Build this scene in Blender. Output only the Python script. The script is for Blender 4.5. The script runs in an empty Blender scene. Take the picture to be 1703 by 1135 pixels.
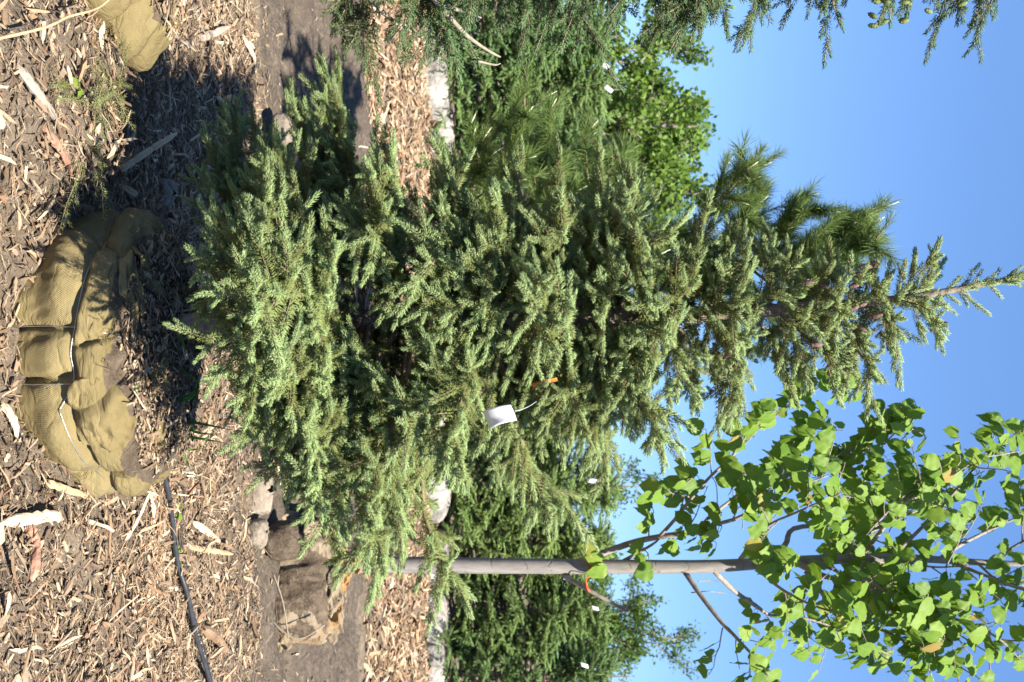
import bpy, math
import numpy as np
from mathutils import Vector, Matrix

# ------------------------------------------------------------------ camera, sky, sun, exposure
S = bpy.context.scene
F = 1740.0                                   # focal length in pixels of the 1703 px long side
HOR = 930.0                                  # horizon (pixels along the upright picture's height)
PITCH = math.atan((HOR - 851.5) / F)
CAM = np.array([0.0, 0.0, 1.6])
FWD = np.array([0, math.cos(PITCH), -math.sin(PITCH)])
UPV = np.array([0, math.sin(PITCH), math.cos(PITCH)])
cam = bpy.data.cameras.new('camera'); cam_o = bpy.data.objects.new('camera', cam)
S.collection.objects.link(cam_o); S.camera = cam_o
cam.sensor_width = 36; cam.sensor_fit = 'HORIZONTAL'; cam.lens = 36 * F / 1703
cam.clip_start = 0.05; cam.clip_end = 3000
# the photograph was taken with the camera turned on its side: world up is the picture's right
cam_o.matrix_world = Matrix(((UPV[0], -1, -FWD[0], CAM[0]), (UPV[1], 0, -FWD[1], CAM[1]),
                             (UPV[2], 0, -FWD[2], CAM[2]), (0, 0, 0, 1)))
cam.dof.use_dof = True; cam.dof.focus_distance = 3.4; cam.dof.aperture_fstop = 5.6

SUN_EL = math.radians(50); SUN_AZ = math.radians(150)      # azimuth clockwise from +Y
SUN = np.array([math.sin(SUN_AZ) * math.cos(SUN_EL), math.cos(SUN_AZ) * math.cos(SUN_EL), math.sin(SUN_EL)])
w = bpy.data.worlds.new('World'); S.world = w; w.use_nodes = True
nt = w.node_tree; nt.nodes.clear()
sky = nt.nodes.new('ShaderNodeTexSky'); sky.sky_type = 'NISHITA'; sky.sun_disc = False
sky.sun_elevation = SUN_EL; sky.sun_rotation = SUN_AZ
sky.altitude = 200; sky.air_density = 0.9; sky.dust_density = 0.0; sky.ozone_density = 1.6
bg = nt.nodes.new('ShaderNodeBackground'); bg.inputs[1].default_value = 0.096
hsv = nt.nodes.new('ShaderNodeMix'); hsv.data_type = 'RGBA'; hsv.blend_type = 'MULTIPLY'; hsv.inputs[0].default_value = 1; hsv.inputs[7].default_value = (0.63, 0.955, 1.46, 1)
wo = nt.nodes.new('ShaderNodeOutputWorld')
gam = nt.nodes.new('ShaderNodeGamma'); gam.inputs[1].default_value = 0.6
nt.links.new(sky.outputs[0], gam.inputs[0]); nt.links.new(gam.outputs[0], hsv.inputs[6]); nt.links.new(hsv.outputs[2], bg.inputs[0]); nt.links.new(bg.outputs[0], wo.inputs[0])
sl = bpy.data.lights.new('sun', 'SUN'); sl.energy = 5.0; sl.angle = math.radians(0.5); sl.color = (1.0, 0.94, 0.82)
so = bpy.data.objects.new('sun', sl); S.collection.objects.link(so)
so.rotation_euler = Vector(SUN).to_track_quat('Z', 'Y').to_euler(); so.location = (6, -8, 12)
S.view_settings.view_transform = 'Standard'; S.view_settings.look = 'None'
S.view_settings.exposure = 1.5; S.view_settings.gamma = 1
S.render.engine = 'CYCLES'
S.cycles.max_bounces = 6; S.cycles.transparent_max_bounces = 4

# ------------------------------------------------------------------ small helpers
X3 = np.array([1.0, 0, 0]); Z3 = np.array([0, 0, 1.0])

def at(U, V, y):
    """world point seen at upright pixel (U right, V up) at depth y"""
    d = FWD + (U - 567.5) / F * X3 + (V - 851.5) / F * UPV
    return CAM + d * (y / d[1])

def nrm(v):
    v = np.asarray(v, float)
    return v / (np.linalg.norm(v, axis=-1, keepdims=True) + 1e-12)

def hash2(ix, iy, seed):
    n = (ix.astype(np.int64) * 374761393 + iy.astype(np.int64) * 668265263 + seed * 1442695041) & 0x7fffffff
    n = ((n ^ (n >> 13)) * 1274126177) & 0x7fffffff
    n = n ^ (n >> 16)
    return (n & 0xffff) / 65535.0

def vnoise(x, y, seed=0):
    x = np.asarray(x, float); y = np.asarray(y, float)
    ix = np.floor(x); iy = np.floor(y); fx = x - ix; fy = y - iy
    fx = fx * fx * (3 - 2 * fx); fy = fy * fy * (3 - 2 * fy)
    a = hash2(ix, iy, seed); b = hash2(ix + 1, iy, seed); c = hash2(ix, iy + 1, seed); d = hash2(ix + 1, iy + 1, seed)
    return (a * (1 - fx) + b * fx) * (1 - fy) + (c * (1 - fx) + d * fx) * fy - 0.5

def fbm(x, y, seed=0, oct=4):
    s = 0; a = 1.0
    for i in range(oct):
        s = s + a * vnoise(np.asarray(x) * 2 ** i + 17.3 * i, np.asarray(y) * 2 ** i - 9.1 * i, seed + i); a *= 0.5
    return s

def sstep(a, b, x):
    t = np.clip((x - a) / (b - a), 0, 1); return t * t * (3 - 2 * t)

class Soup:
    """collects geometry with material index, a tone value and leaf coordinates; links it as ONE object"""
    def __init__(self): self.v = []; self.f = []; self.n = 0
    def add(self, verts, faces, mat=0, tone=0.5, uv=None):
        verts = np.asarray(verts, np.float32).reshape(-1, 3)
        if len(verts) == 0: return
        t = np.broadcast_to(np.asarray(tone, np.float32), (len(verts),))
        u = np.zeros((len(verts), 3), np.float32) if uv is None else np.asarray(uv, np.float32)
        self.v.append((verts, t, u))
        if isinstance(faces, np.ndarray): faces = [faces]
        for fa in faces:
            if len(fa): self.f.append((np.asarray(fa, np.int64) + self.n, np.broadcast_to(np.asarray(mat, np.int32), (len(fa),))))
        self.n += len(verts)
    def build(self, name, mats, parent=None, smooth=True):
        me = bpy.data.meshes.new(name)
        co = np.concatenate([a[0] for a in self.v]); tone = np.concatenate([a[1] for a in self.v]); uv = np.concatenate([a[2] for a in self.v])
        loops = np.concatenate([f[0].ravel() for f in self.f])
        sizes = np.concatenate([np.full(len(f[0]), f[0].shape[1]) for f in self.f])
        mi = np.concatenate([f[1] for f in self.f])
        starts = np.concatenate([[0], np.cumsum(sizes)[:-1]])
        me.vertices.add(len(co)); me.vertices.foreach_set('co', co.ravel())
        me.loops.add(len(loops)); me.loops.foreach_set('vertex_index', loops.astype(np.int32))
        me.polygons.add(len(sizes)); me.polygons.foreach_set('loop_start', starts.astype(np.int32))
        me.polygons.foreach_set('material_index', mi.astype(np.int32))
        me.polygons.foreach_set('use_smooth', np.full(len(sizes), bool(smooth)))
        a = me.attributes.new('tone', 'FLOAT', 'POINT'); a.data.foreach_set('value', tone.astype(np.float32))
        b = me.attributes.new('leaf_uv', 'FLOAT_VECTOR', 'POINT'); b.data.foreach_set('vector', uv.ravel())
        for m in (mats if isinstance(mats, (list, tuple)) else [mats]): me.materials.append(m)
        me.update(calc_edges=True)
        o = bpy.data.objects.new(name, me); S.collection.objects.link(o)
        if parent: o.parent = parent; o.matrix_parent_inverse = parent.matrix_world.inverted()
        return o

def tag(o, label=None, cat=None, group=None, kind=None):
    if label: o['label'] = label
    if cat: o['category'] = cat
    if group: o['group'] = group
    if kind: o['kind'] = kind
    return o

def thing(name, loc, label, cat, group=None):
    o = bpy.data.objects.new(name, None); S.collection.objects.link(o)
    o.location = loc; o.empty_display_size = 0.1
    o.matrix_world = Matrix.Translation(Vector(loc))
    return tag(o, label, cat, group)

def copy_tree(o, parent=None):
    c = o.copy(); S.collection.objects.link(c)
    if parent: c.parent = parent
    for ch in list(o.children): copy_tree(ch, c)
    return c

def tube(pts, rad, sides=8, jitter=0.0, rg=None, cap=True):
    pts = np.asarray(pts, float); n = len(pts); rad = np.broadcast_to(np.asarray(rad, float), (n,))
    tan = nrm(np.gradient(pts, axis=0))
    ref = np.array([0, 0, 1.0]) if abs(tan[0][2]) < 0.9 else np.array([1.0, 0, 0])
    rings = []
    s = nrm(np.cross(tan[0], ref))
    for i in range(n):
        s = nrm(s - tan[i] * np.dot(s, tan[i])); u = np.cross(tan[i], s)
        an = np.linspace(0, 2 * math.pi, sides, endpoint=False)
        r = rad[i] * (1 + (jitter * (rg.random(sides) - .5) if rg is not None else 0))
        rings.append(pts[i] + (np.cos(an) * r)[:, None] * s + (np.sin(an) * r)[:, None] * u)
    v = np.concatenate(rings)
    i = np.arange(n - 1)[:, None] * sides; j = np.arange(sides)[None]; k = (j + 1) % sides
    f = np.stack([i + j, i + k, i + sides + k, i + sides + j], -1).reshape(-1, 4)
    fs = [f]
    if cap:
        v = np.concatenate([v, pts[:1], pts[-1:]])
        a = n * sides; jj = np.arange(sides); kk = (jj + 1) % sides
        fs.append(np.stack([np.full(sides, a), kk, jj], -1)); fs.append(np.stack([np.full(sides, a + 1), (n - 1) * sides + jj, (n - 1) * sides + kk], -1))
    return v, fs

def spline(pts, n):
    """Catmull-Rom through points"""
    p = np.asarray(pts, float); p = np.concatenate([[2 * p[0] - p[1]], p, [2 * p[-1] - p[-2]]])
    t = np.linspace(0, len(p) - 3 - 1e-6, n); k = t.astype(int); u = (t - k)[:, None]
    a, b, c, d = p[k], p[k + 1], p[k + 2], p[k + 3]
    return 0.5 * (2 * b + (c - a) * u + (2 * a - 5 * b + 4 * c - d) * u ** 2 + (3 * b - a - 3 * c + d) * u ** 3)

# ------------------------------------------------------------------ materials
class NT:
    def __init__(self, name):
        self.m = bpy.data.materials.new(name); self.m.use_nodes = True
        self.t = self.m.node_tree; self.t.nodes.clear()
        self.out = self.n('ShaderNodeOutputMaterial')
    def n(self, typ, **kw):
        o = self.t.nodes.new(typ)
        for k, v in kw.items(): setattr(o, k, v)
        return o
    def l(self, a, b): self.t.links.new(a, b)
    def noise(self, scale, detail=4, vec=None, rough=0.6):
        o = self.n('ShaderNodeTexNoise'); o.inputs['Scale'].default_value = scale; o.inputs['Detail'].default_value = detail
        o.inputs['Roughness'].default_value = rough
        if vec is not None: self.l(vec, o.inputs['Vector'])
        return o.outputs[0]
    def ramp(self, fac, stops, interp='LINEAR'):
        o = self.n('ShaderNodeValToRGB'); cr = o.color_ramp; cr.interpolation = interp
        while len(cr.elements) < len(stops): cr.elements.new(0.5)
        for e, (p, c) in zip(cr.elements, stops): e.position = p; e.color = (*c, 1) if len(c) == 3 else c
        self.l(fac, o.inputs[0]); return o.outputs[0]
    def mix(self, fac, a, b, mode='MIX'):
        o = self.n('ShaderNodeMix', data_type='RGBA', blend_type=mode)
        for s, v in ((0, fac), (6, a), (7, b)):
            if hasattr(v, 'is_output') or isinstance(v, bpy.types.NodeSocket): self.l(v, o.inputs[s])
            elif s == 0: o.inputs[0].default_value = v
            else: o.inputs[s].default_value = (*v, 1)
        return o.outputs[2]
    def math(self, op, a, b=None):
        o = self.n('ShaderNodeMath', operation=op)
        for i, v in enumerate((a, b)):
            if v is None: continue
            if isinstance(v, bpy.types.NodeSocket): self.l(v, o.inputs[i])
            else: o.inputs[i].default_value = v
        return o.outputs[0]
    def attr(self, name, out=2):
        o = self.n('ShaderNodeAttribute'); o.attribute_name = name; return o.outputs[out]
    def obj(self): return self.n('ShaderNodeTexCoord').outputs['Object']
    def island(self): return self.n('ShaderNodeNewGeometry').outputs['Random Per Island']
    def pr(self, col, rough=0.8, spec=0.3, bump=None, bs=0.5, bd=0.01, **kw):
        p = self.n('ShaderNodeBsdfPrincipled')
        if isinstance(col, bpy.types.NodeSocket): self.l(col, p.inputs['Base Color'])
        else: p.inputs['Base Color'].default_value = (*col, 1)
        if isinstance(rough, bpy.types.NodeSocket): self.l(rough, p.inputs['Roughness'])
        else: p.inputs['Roughness'].default_value = rough
        p.inputs['Specular IOR Level'].default_value = spec
        for k, v in kw.items(): p.inputs[k.replace('_', ' ')].default_value = v
        if bump is not None:
            b = self.n('ShaderNodeBump'); b.inputs['Strength'].default_value = bs; b.inputs['Distance'].default_value = bd
            self.l(bump, b.inputs['Height']); self.l(b.outputs[0], p.inputs['Normal'])
        return p.outputs[0]
    def done(self, sh): self.l(sh, self.out.inputs[0]); return self.m

def plain(name, col, rough=0.8, spec=0.3, var=0.25, scale=30, bs=0.3, bd=0.004, **kw):
    t = NT(name); n = t.noise(scale, 5, t.obj())
    c = t.ramp(n, [(0.3, tuple(x * (1 - var) for x in col)), (0.7, tuple(min(1, x * (1 + var)) for x in col))])
    return t.done(t.pr(c, rough, spec, n, bs, bd, **kw))

def needle_mat(name, stops, rough=0.5, transl=0.28, vary=False):
    t = NT(name); c = t.ramp(t.attr('tone'), stops)
    v = t.ramp(t.island(), [(0, (0.72, 0.72, 0.72)), (1, (1.25, 1.22, 1.15))])
    if vary:
        oi = t.n('ShaderNodeObjectInfo'); v = t.mix(1.0, v, t.ramp(oi.outputs['Random'], [(0, (0.82, 0.87, 0.86)), (1, (1.28, 1.12, 0.84))]), 'MULTIPLY')
    c = t.mix(1.0, c, v, 'MULTIPLY')
    p = t.pr(c, rough, 0.22)
    tr = t.n('ShaderNodeBsdfTranslucent'); t.l(c, tr.inputs[0])
    m = t.n('ShaderNodeMixShader'); m.inputs[0].default_value = transl
    t.l(p, m.inputs[1]); t.l(tr.outputs[0], m.inputs[2])
    return t.done(m.outputs[0])

M = {}
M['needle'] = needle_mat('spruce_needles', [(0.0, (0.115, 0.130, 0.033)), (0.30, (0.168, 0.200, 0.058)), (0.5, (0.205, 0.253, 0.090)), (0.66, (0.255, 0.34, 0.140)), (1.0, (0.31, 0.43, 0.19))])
M['needle_blue'] = needle_mat('dark_spruce_needles', [(0.0, (0.050, 0.074, 0.021)), (0.4, (0.072, 0.116, 0.038)), (0.7, (0.095, 0.165, 0.066)), (1.0, (0.15, 0.26, 0.12))])
M['needle_far'] = needle_mat('far_spruce_needles', [(0.0, (0.065, 0.112, 0.028)), (0.4, (0.112, 0.190, 0.054)), (0.7, (0.155, 0.265, 0.090)), (1.0, (0.24, 0.39, 0.16))], vary=True)
M['pine'] = needle_mat('pine_needles', [(0.0, (0.09, 0.14, 0.034)), (0.5, (0.13, 0.205, 0.055)), (1.0, (0.22, 0.30, 0.10))], transl=0.35)
M['candle'] = plain('pine_candles', (0.62, 0.60, 0.42), 0.7)
M['far_leaf'] = needle_mat('poplar_leaves', [(0.0, (0.085, 0.155, 0.028)), (0.5, (0.140, 0.235, 0.042)), (1.0, (0.21, 0.31, 0.06))], transl=0.4)
M['willow_leaf'] = needle_mat('willow_leaves', [(0.0, (0.06, 0.12, 0.022)), (0.5, (0.10, 0.18, 0.035)), (1.0, (0.16, 0.25, 0.055))], transl=0.4)
M['twig'] = plain('twig_bark', (0.20, 0.150, 0.105), 0.9, 0.2, 0.35, 60)
M['dead_twig'] = plain('grey_dead_twig', (0.26, 0.225, 0.18), 0.9, 0.2, 0.3, 60)
M['bark'] = plain('spruce_bark', (0.19, 0.155, 0.125), 0.95, 0.15, 0.45, 45, 0.8, 0.01)
M['cone'] = None

def leaf_mat():
    t = NT('linden_leaf')
    uv = t.attr('leaf_uv', 1); sp = t.n('ShaderNodeSeparateXYZ'); t.l(uv, sp.inputs[0])
    au = t.math('ABSOLUTE', sp.outputs[0])
    ph = t.math('SUBTRACT', t.math('MULTIPLY', sp.outputs[1], 8.0), t.math('MULTIPLY', au, 6.5))
    vein = t.math('ABSOLUTE', t.math('SUBTRACT', t.math('FRACT', ph), 0.5))
    vm = t.ramp(vein, [(0.0, (1, 1, 1)), (0.12, (0, 0, 0))])
    mid = t.ramp(au, [(0.0, (1, 1, 1)), (0.05, (0, 0, 0))])
    vv = t.math('MAXIMUM', vm, mid)
    base = t.ramp(t.attr('tone'), [(0.0, (0.080, 0.172, 0.018)), (0.45, (0.135, 0.240, 0.027)), (0.75, (0.19, 0.30, 0.038)), (0.90, (0.25, 0.31, 0.045)), (0.96, (0.32, 0.26, 0.06)), (1.0, (0.33, 0.19, 0.06))])
    n = t.noise(40, 4, t.obj()); base = t.mix(t.ramp(n, [(0.45, (0, 0, 0)), (0.75, (0.5, 0.5, 0.5))]), base, (0.17, 0.25, 0.05))
    edge = t.ramp(au, [(0.3, (0, 0, 0)), (0.5, (1, 1, 1))])
    col = t.mix(t.math('MULTIPLY', vv, 0.35), base, (0.28, 0.36, 0.10))
    col = t.mix(t.math('MULTIPLY', edge, 0.12), col, (0.26, 0.24, 0.06))
    p = t.pr(col, 0.55, 0.25, vv, -0.6, 0.005)
    tr = t.n('ShaderNodeBsdfTranslucent'); t.l(t.mix(0.5, col, (0.24, 0.42, 0.02)), tr.inputs[0])
    m = t.n('ShaderNodeMixShader'); m.inputs[0].default_value = 0.36
    t.l(p, m.inputs[1]); t.l(tr.outputs[0], m.inputs[2])
    return t.done(m.outputs[0])
M['leaf'] = leaf_mat()

def linden_bark():
    t = NT('linden_bark'); o = t.obj()
    mp = t.n('ShaderNodeMapping'); mp.inputs['Scale'].default_value = (6, 6, 1.2); t.l(o, mp.inputs[0])
    n = t.noise(7, 6, mp.outputs[0]); n2 = t.noise(90, 4, o)
    c = t.ramp(n, [(0.3, (0.16, 0.145, 0.135)), (0.7, (0.265, 0.242, 0.225))])
    # thin horizontal rings of old bud scars
    sp = t.n('ShaderNodeSeparateXYZ'); t.l(o, sp.inputs[0])
    z = t.math('ADD', t.math('MULTIPLY', sp.outputs[2], 6.3), t.math('MULTIPLY', t.noise(3.5, 3, o), 1.6))
    fr = t.math('ABSOLUTE', t.math('SUBTRACT', t.math('FRACT', z), 0.5))
    brk = t.ramp(t.noise(13, 3, o), [(0.47, (0, 0, 0)), (0.53, (1, 1, 1))])
    ring = t.math('MULTIPLY', t.ramp(fr, [(0.0, (1, 1, 1)), (0.035, (0, 0, 0))]), brk)
    c = t.mix(t.math('MULTIPLY', ring, 0.7), c, (0.10, 0.08, 0.065))
    rust = t.ramp(t.math('ADD', sp.outputs[2], t.math('MULTIPLY', t.noise(9, 3, o), 0.12)), [(0.10, (1, 1, 1)), (0.22, (0, 0, 0))])
    c = t.mix(t.math('MULTIPLY', rust, 0.6), c, (0.36, 0.21, 0.09))
    h = t.math('ADD', t.math('MULTIPLY', n2, 0.4), t.math('MULTIPLY', ring, -0.6))
    return t.done(t.pr(c, 0.75, 0.25, h, 0.5, 0.006))
M['lbark'] = linden_bark()
M['ltwig'] = plain('linden_twig', (0.25, 0.215, 0.18), 0.8, 0.25, 0.35, 25)

def ground_mat(name, dark, mid, light, bs=0.9):
    t = NT(name); o = t.obj()
    n1 = t.noise(2.2, 5, o); n2 = t.noise(26, 6, o, 0.7); n3 = t.noise(120, 4, o)
    c = t.ramp(n2, [(0.28, dark), (0.5, mid), (0.72, light)])
    c = t.mix(t.ramp(n1, [(0.35, (0.55, 0.55, 0.55)), (0.65, (0, 0, 0))]), c, tuple(x * 0.75 for x in mid))
    h = t.math('ADD', n2, t.math('MULTIPLY', n3, 0.5))
    return t.done(t.pr(c, 0.95, 0.1, h, bs, 0.03))
M['soil'] = ground_mat('mulch_soil', (0.095, 0.072, 0.052), (0.185, 0.145, 0.108), (0.28, 0.22, 0.16))
M['track'] = ground_mat('track_dirt', (0.068, 0.053, 0.041), (0.128, 0.102, 0.080), (0.225, 0.182, 0.143))
M['ballsoil'] = ground_mat('ball_soil', (0.06, 0.045, 0.033), (0.135, 0.102, 0.074), (0.23, 0.178, 0.128))
M['clod'] = ground_mat('clod_soil', (0.17, 0.14, 0.11), (0.27, 0.225, 0.175), (0.36, 0.30, 0.24), 0.6)

def chip_mat():
    t = NT('wood_chips')
    c = t.ramp(t.island(), [(0.0, (0.09, 0.062, 0.042)), (0.13, (0.18, 0.128, 0.086)), (0.30, (0.30, 0.215, 0.142)), (0.46, (0.40, 0.30, 0.20)), (0.53, (0.32, 0.185, 0.11)),
                            (0.60, (0.34, 0.285, 0.23)), (0.76, (0.50, 0.39, 0.265)), (0.90, (0.57, 0.475, 0.345)), (1.0, (0.68, 0.60, 0.47))])
    tn = t.ramp(t.attr('tone'), [(0.0, (0.62, 0.60, 0.58)), (0.5, (0.84, 0.80, 0.77)), (1.0, (1.0, 0.87, 0.75))])
    c = t.mix(1.0, c, tn, 'MULTIPLY')
    n = t.noise(70, 5, t.obj()); c = t.mix(t.ramp(n, [(0.4, (0.45, 0.45, 0.45)), (0.65, (0, 0, 0))]), c, (0.16, 0.115, 0.075))
    return t.done(t.pr(c, 0.85, 0.2, n, 0.4, 0.003))
M['chips'] = chip_mat()

def burlap_mat(name, lo, hi, stain, period=0.0054):
    t = NT(name); uv = t.attr('leaf_uv', 1); sp = t.n('ShaderNodeSeparateXYZ'); t.l(uv, sp.inputs[0])
    wob = t.noise(25, 2, uv)
    def thread(ch):
        a = t.math('ADD', t.math('MULTIPLY', sp.outputs[ch], 2 * math.pi / period), t.math('MULTIPLY', wob, 5.0))
        return t.math('SINE', a)
    s = t.math('MULTIPLY', thread(0), thread(1))
    n = t.noise(5, 5, uv); n2 = t.noise(160, 3, uv)
    c = t.ramp(n, [(0.3, lo), (0.7, hi)])
    c = t.mix(t.ramp(t.noise(2.6, 5, t.obj(), 0.7), [(0.5, (0, 0, 0)), (0.75, (0.75, 0.75, 0.75))]), c, stain)
    sh = t.math('ADD', t.math('MULTIPLY', s, 0.5), 0.5)
    c = t.mix(1.0, c, t.ramp(t.math('ADD', t.math('MULTIPLY', sh, 0.7), t.math('MULTIPLY', n2, 0.3)), [(0.15, (0.84, 0.83, 0.82)), (0.8, (1.10, 1.10, 1.10))]), 'MULTIPLY')
    mp = t.n('ShaderNodeMapping'); mp.inputs['Scale'].default_value = (1, 2.2, 1); mp.inputs['Rotation'].default_value = (0, 0, .5); t.l(uv, mp.inputs[0])
    wr = t.noise(16, 4, mp.outputs[0], .55); rd = t.math('ABSOLUTE', t.math('SUBTRACT', t.noise(9, 3, mp.outputs[0], .5), .5))
    hh = t.math('ADD', t.math('ADD', t.math('MULTIPLY', sh, .12), wr), t.math('MINIMUM', t.math('MULTIPLY', rd, 3.0), .2))
    return t.done(t.pr(c, 0.95, 0.1, hh, 0.6, 0.022))
M['burlap'] = burlap_mat('olive_burlap', (0.168, 0.131, 0.060), (0.232, 0.185, 0.092), (0.118, 0.087, 0.048))
M['oldburlap'] = burlap_mat('weathered_burlap', (0.17, 0.135, 0.092), (0.27, 0.22, 0.155), (0.26, 0.14, 0.06), 0.012)
M['rustburlap'] = burlap_mat('rust_stained_burlap', (0.30, 0.155, 0.06), (0.36, 0.25, 0.12), (0.19, 0.08, 0.04), 0.012)
M['whitewrap'] = plain('white_ball_wrap', (0.27, 0.25, 0.225), 0.6, 0.4, 0.5, 6, 0.8, 0.06)
M['wire'] = plain('galvanised_wire', (0.50, 0.50, 0.48), 0.35, 0.5, 0.15, 200, Metallic=0.8)
M['black'] = plain('black_poly_pipe', (0.030, 0.032, 0.036), 0.45, 0.5, 0.3, 30)
M['white'] = plain('white_plastic_tag', (0.62, 0.63, 0.65), 0.4, 0.5, 0.04, 40, 0.15, 0.002)
M['orange'] = plain('orange_ribbon', (0.72, 0.17, 0.035), 0.5, 0.4, 0.12, 60)
M['redtape'] = plain('red_flagging_tape', (0.65, 0.10, 0.045), 0.5, 0.4, 0.15, 60)
M['grass'] = needle_mat('grass_blade', [(0.0, (0.05, 0.13, 0.02)), (1.0, (0.14, 0.26, 0.04))], transl=0.35)

# ------------------------------------------------------------------ terrain
def height(x, y):
    x = np.asarray(x, float); y = np.asarray(y, float)
    # mulch heaped round the near root balls: a bank on the left, lower on the right
    crest = 3.07 + 0.05 * np.sin(x * 5.1) + 0.10 * vnoise(x * 3, y * 0 + 2.2, 5)
    bank = 0.27 * (1 - sstep(crest, crest + 0.16, y)) * sstep(2.0, 2.7, y)
    left = (1 - sstep(-0.55, -0.30, x)) * (0.45 + 0.55 * sstep(-1.05, -0.78, x))
    right = sstep(0.1, 0.55, x)
    z = bank * left + (1 - left) * 0.10 * (1 - sstep(3.2, 4.4, y)) + right * 0.06 * (1 - sstep(3.6, 5.0, y))
    tr = sstep(5.25, 5.55, y + 0.25 * vnoise(x * 1.1, y * 0, 8)) * (1 - sstep(8.55, 8.9, y + 0.3 * vnoise(x * 1.3, y * 0 + 4, 9)))
    near = 1 - sstep(15, 30, y)
    mul = 0.075 * fbm(x * 2.3, y * 2.3, 1, 3) + 0.040 * fbm(x * 9, y * 9, 2, 3) + 0.016 * fbm(x * 30, y * 30, 3, 2)
    rut = -0.05 * np.exp(-((y - 6.15) / 0.2) ** 2) - 0.045 * np.exp(-((y - 7.75) / 0.22) ** 2) + 0.03 * np.exp(-((y - 6.6) / 0.16) ** 2)
    lug = 0.012 * np.sign(np.sin(x * 26 + 6 * np.sin(y * 9))) * np.exp(-((y - 7.75) / 0.25) ** 2) + 0.010 * np.sign(np.sin(x * 22 + 5 * np.sin(y * 10))) * np.exp(-((y - 6.15) / 0.22) ** 2)
    trk = rut + lug + 0.075 * fbm(x * 1.2, y * 7, 11, 4) + 0.04 * fbm(x * 10, y * 14, 12, 3)
    moat = -0.09 * np.exp(-((x - .05) / .42) ** 2 - ((y - 2.80) / .16) ** 2)
    return z + moat + near * ((1 - tr) * mul + tr * trk) - tr * 0.02

def gpt(U, V, lift=0.0):
    """ground point seen at upright pixel"""
    d = FWD + (U - 567.5) / F * X3 + (V - 851.5) / F * UPV
    t = 1.9
    while t < 60:
        p = CAM + d * t
        if p[2] <= float(height(p[0], p[1])): break
        t += 0.006
    return CAM + d * t + np.array([0, 0, lift])

def grid_mesh(xs, ys, zf, name, mat, lift=0.0):
    gx, gy = np.meshgrid(xs, ys); gz = zf(gx, gy) + lift
    v = np.stack([gx, gy, gz], -1).reshape(-1, 3); nx = len(xs); ny = len(ys)
    i = np.arange(ny - 1)[:, None] * nx; j = np.arange(nx - 1)[None]
    f = np.stack([i + j, i + j + 1, i + nx + j + 1, i + nx + j], -1).reshape(-1, 4)
    s = Soup(); s.add(v, f); return s.build(name, mat)

fx = np.arange(-2.4, 2.4, 0.02); mx = np.arange(2.4, 9, 0.08); cx = np.array([9.5, 11, 14, 20, 30, 50, 90, 160, 300, 600])
xs = np.concatenate([-cx[::-1], -mx[::-1], fx, mx, cx])
ys = np.concatenate([[-300, -100, -30, -10, -3, 0, 1], np.arange(1.6, 5.6, 0.02), np.arange(5.6, 14, 0.05), np.arange(14, 24, 0.5), [26, 30, 40, 60, 100, 200, 400, 900]])
tag(grid_mesh(xs, ys, height, 'ground', M['soil']), kind='structure')

def track_sheet():
    tx = np.concatenate([-np.arange(30, 5, -1.0), np.arange(-5, 5, 0.035), np.arange(5, 31, 1.0)])
    v = np.linspace(0, 1, 110)
    gx, gv = np.meshgrid(tx, v)
    y0 = 5.42 + 0.5 * fbm(tx * 1.0, tx * 0 + 3, 21, 4); y1 = 8.62 + 0.55 * fbm(tx * 1.2, tx * 0 + 7, 22, 4)
    gy = y0[None] * (1 - gv) + y1[None] * gv
    gz = height(gx, gy) + 0.012 - 0.06 * (np.exp(-gv / 0.012) + np.exp(-(1 - gv) / 0.012))
    nx = len(tx); ny = len(v); i = np.arange(ny - 1)[:, None] * nx; j = np.arange(nx - 1)[None]
    f = np.stack([i + j, i + j + 1, i + nx + j + 1, i + nx + j], -1).reshape(-1, 4)
    s = Soup(); s.add(np.stack([gx, gy, gz], -1), f)
    tag(s.build('dirt_track', M['track']), kind='structure')
track_sheet()

# ------------------------------------------------------------------ wood chip mulch
def chip_template(seed, ends=0.5):
    r = np.random.default_rng(seed); n = 5
    t = np.linspace(-0.5, 0.5, n); w = np.full(n, 0.5) * (0.75 + 0.5 * r.random(n)); w[0] *= r.uniform(0.1, ends + .3); w[-1] *= r.uniform(0.1, ends + .3)
    th = np.full(n, 0.5) * (0.7 + 0.6 * r.random(n)); th[0] *= 0.4; th[-1] *= 0.4
    bend = r.uniform(-0.25, 0.25); lat = r.uniform(-0.12, 0.12)
    tw = r.uniform(-0.8, 0.8)
    V = []
    for i in range(n):
        c = np.array([[-w[i], 0, -th[i]], [w[i], 0, -th[i]], [w[i], 0, th[i]], [-w[i], 0, th[i]]])
        a = tw * t[i]; ca, sa = math.cos(a), math.sin(a)
        c = np.stack([c[:, 0] * ca - c[:, 2] * sa * .3, np.full(4, t[i]) + r.uniform(-.04, .04, 4), c[:, 2] * ca + c[:, 0] * sa * .3], -1)
        V.append((c, bend * (t[i] ** 2 - .1), lat * math.sin(t[i] * 4)))
    v = np.concatenate([a for a, _, _ in V]); bz = np.repeat([b for _, b, _ in V], 4); lx = np.repeat([l for _, _, l in V], 4)
    i = np.arange(n - 1)[:, None] * 4; j = np.arange(4)[None]; k = (j + 1) % 4
    f = np.stack([i + j, i + k, i + 4 + k, i + 4 + j], -1).reshape(-1, 4)
    f = np.concatenate([f, [[3, 2, 1, 0]], [[4 * n - 4, 4 * n - 3, 4 * n - 2, 4 * n - 1]]])
    return v, f, bz, lx
CHIPS = [chip_template(100 + i) for i in range(14)]

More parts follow.
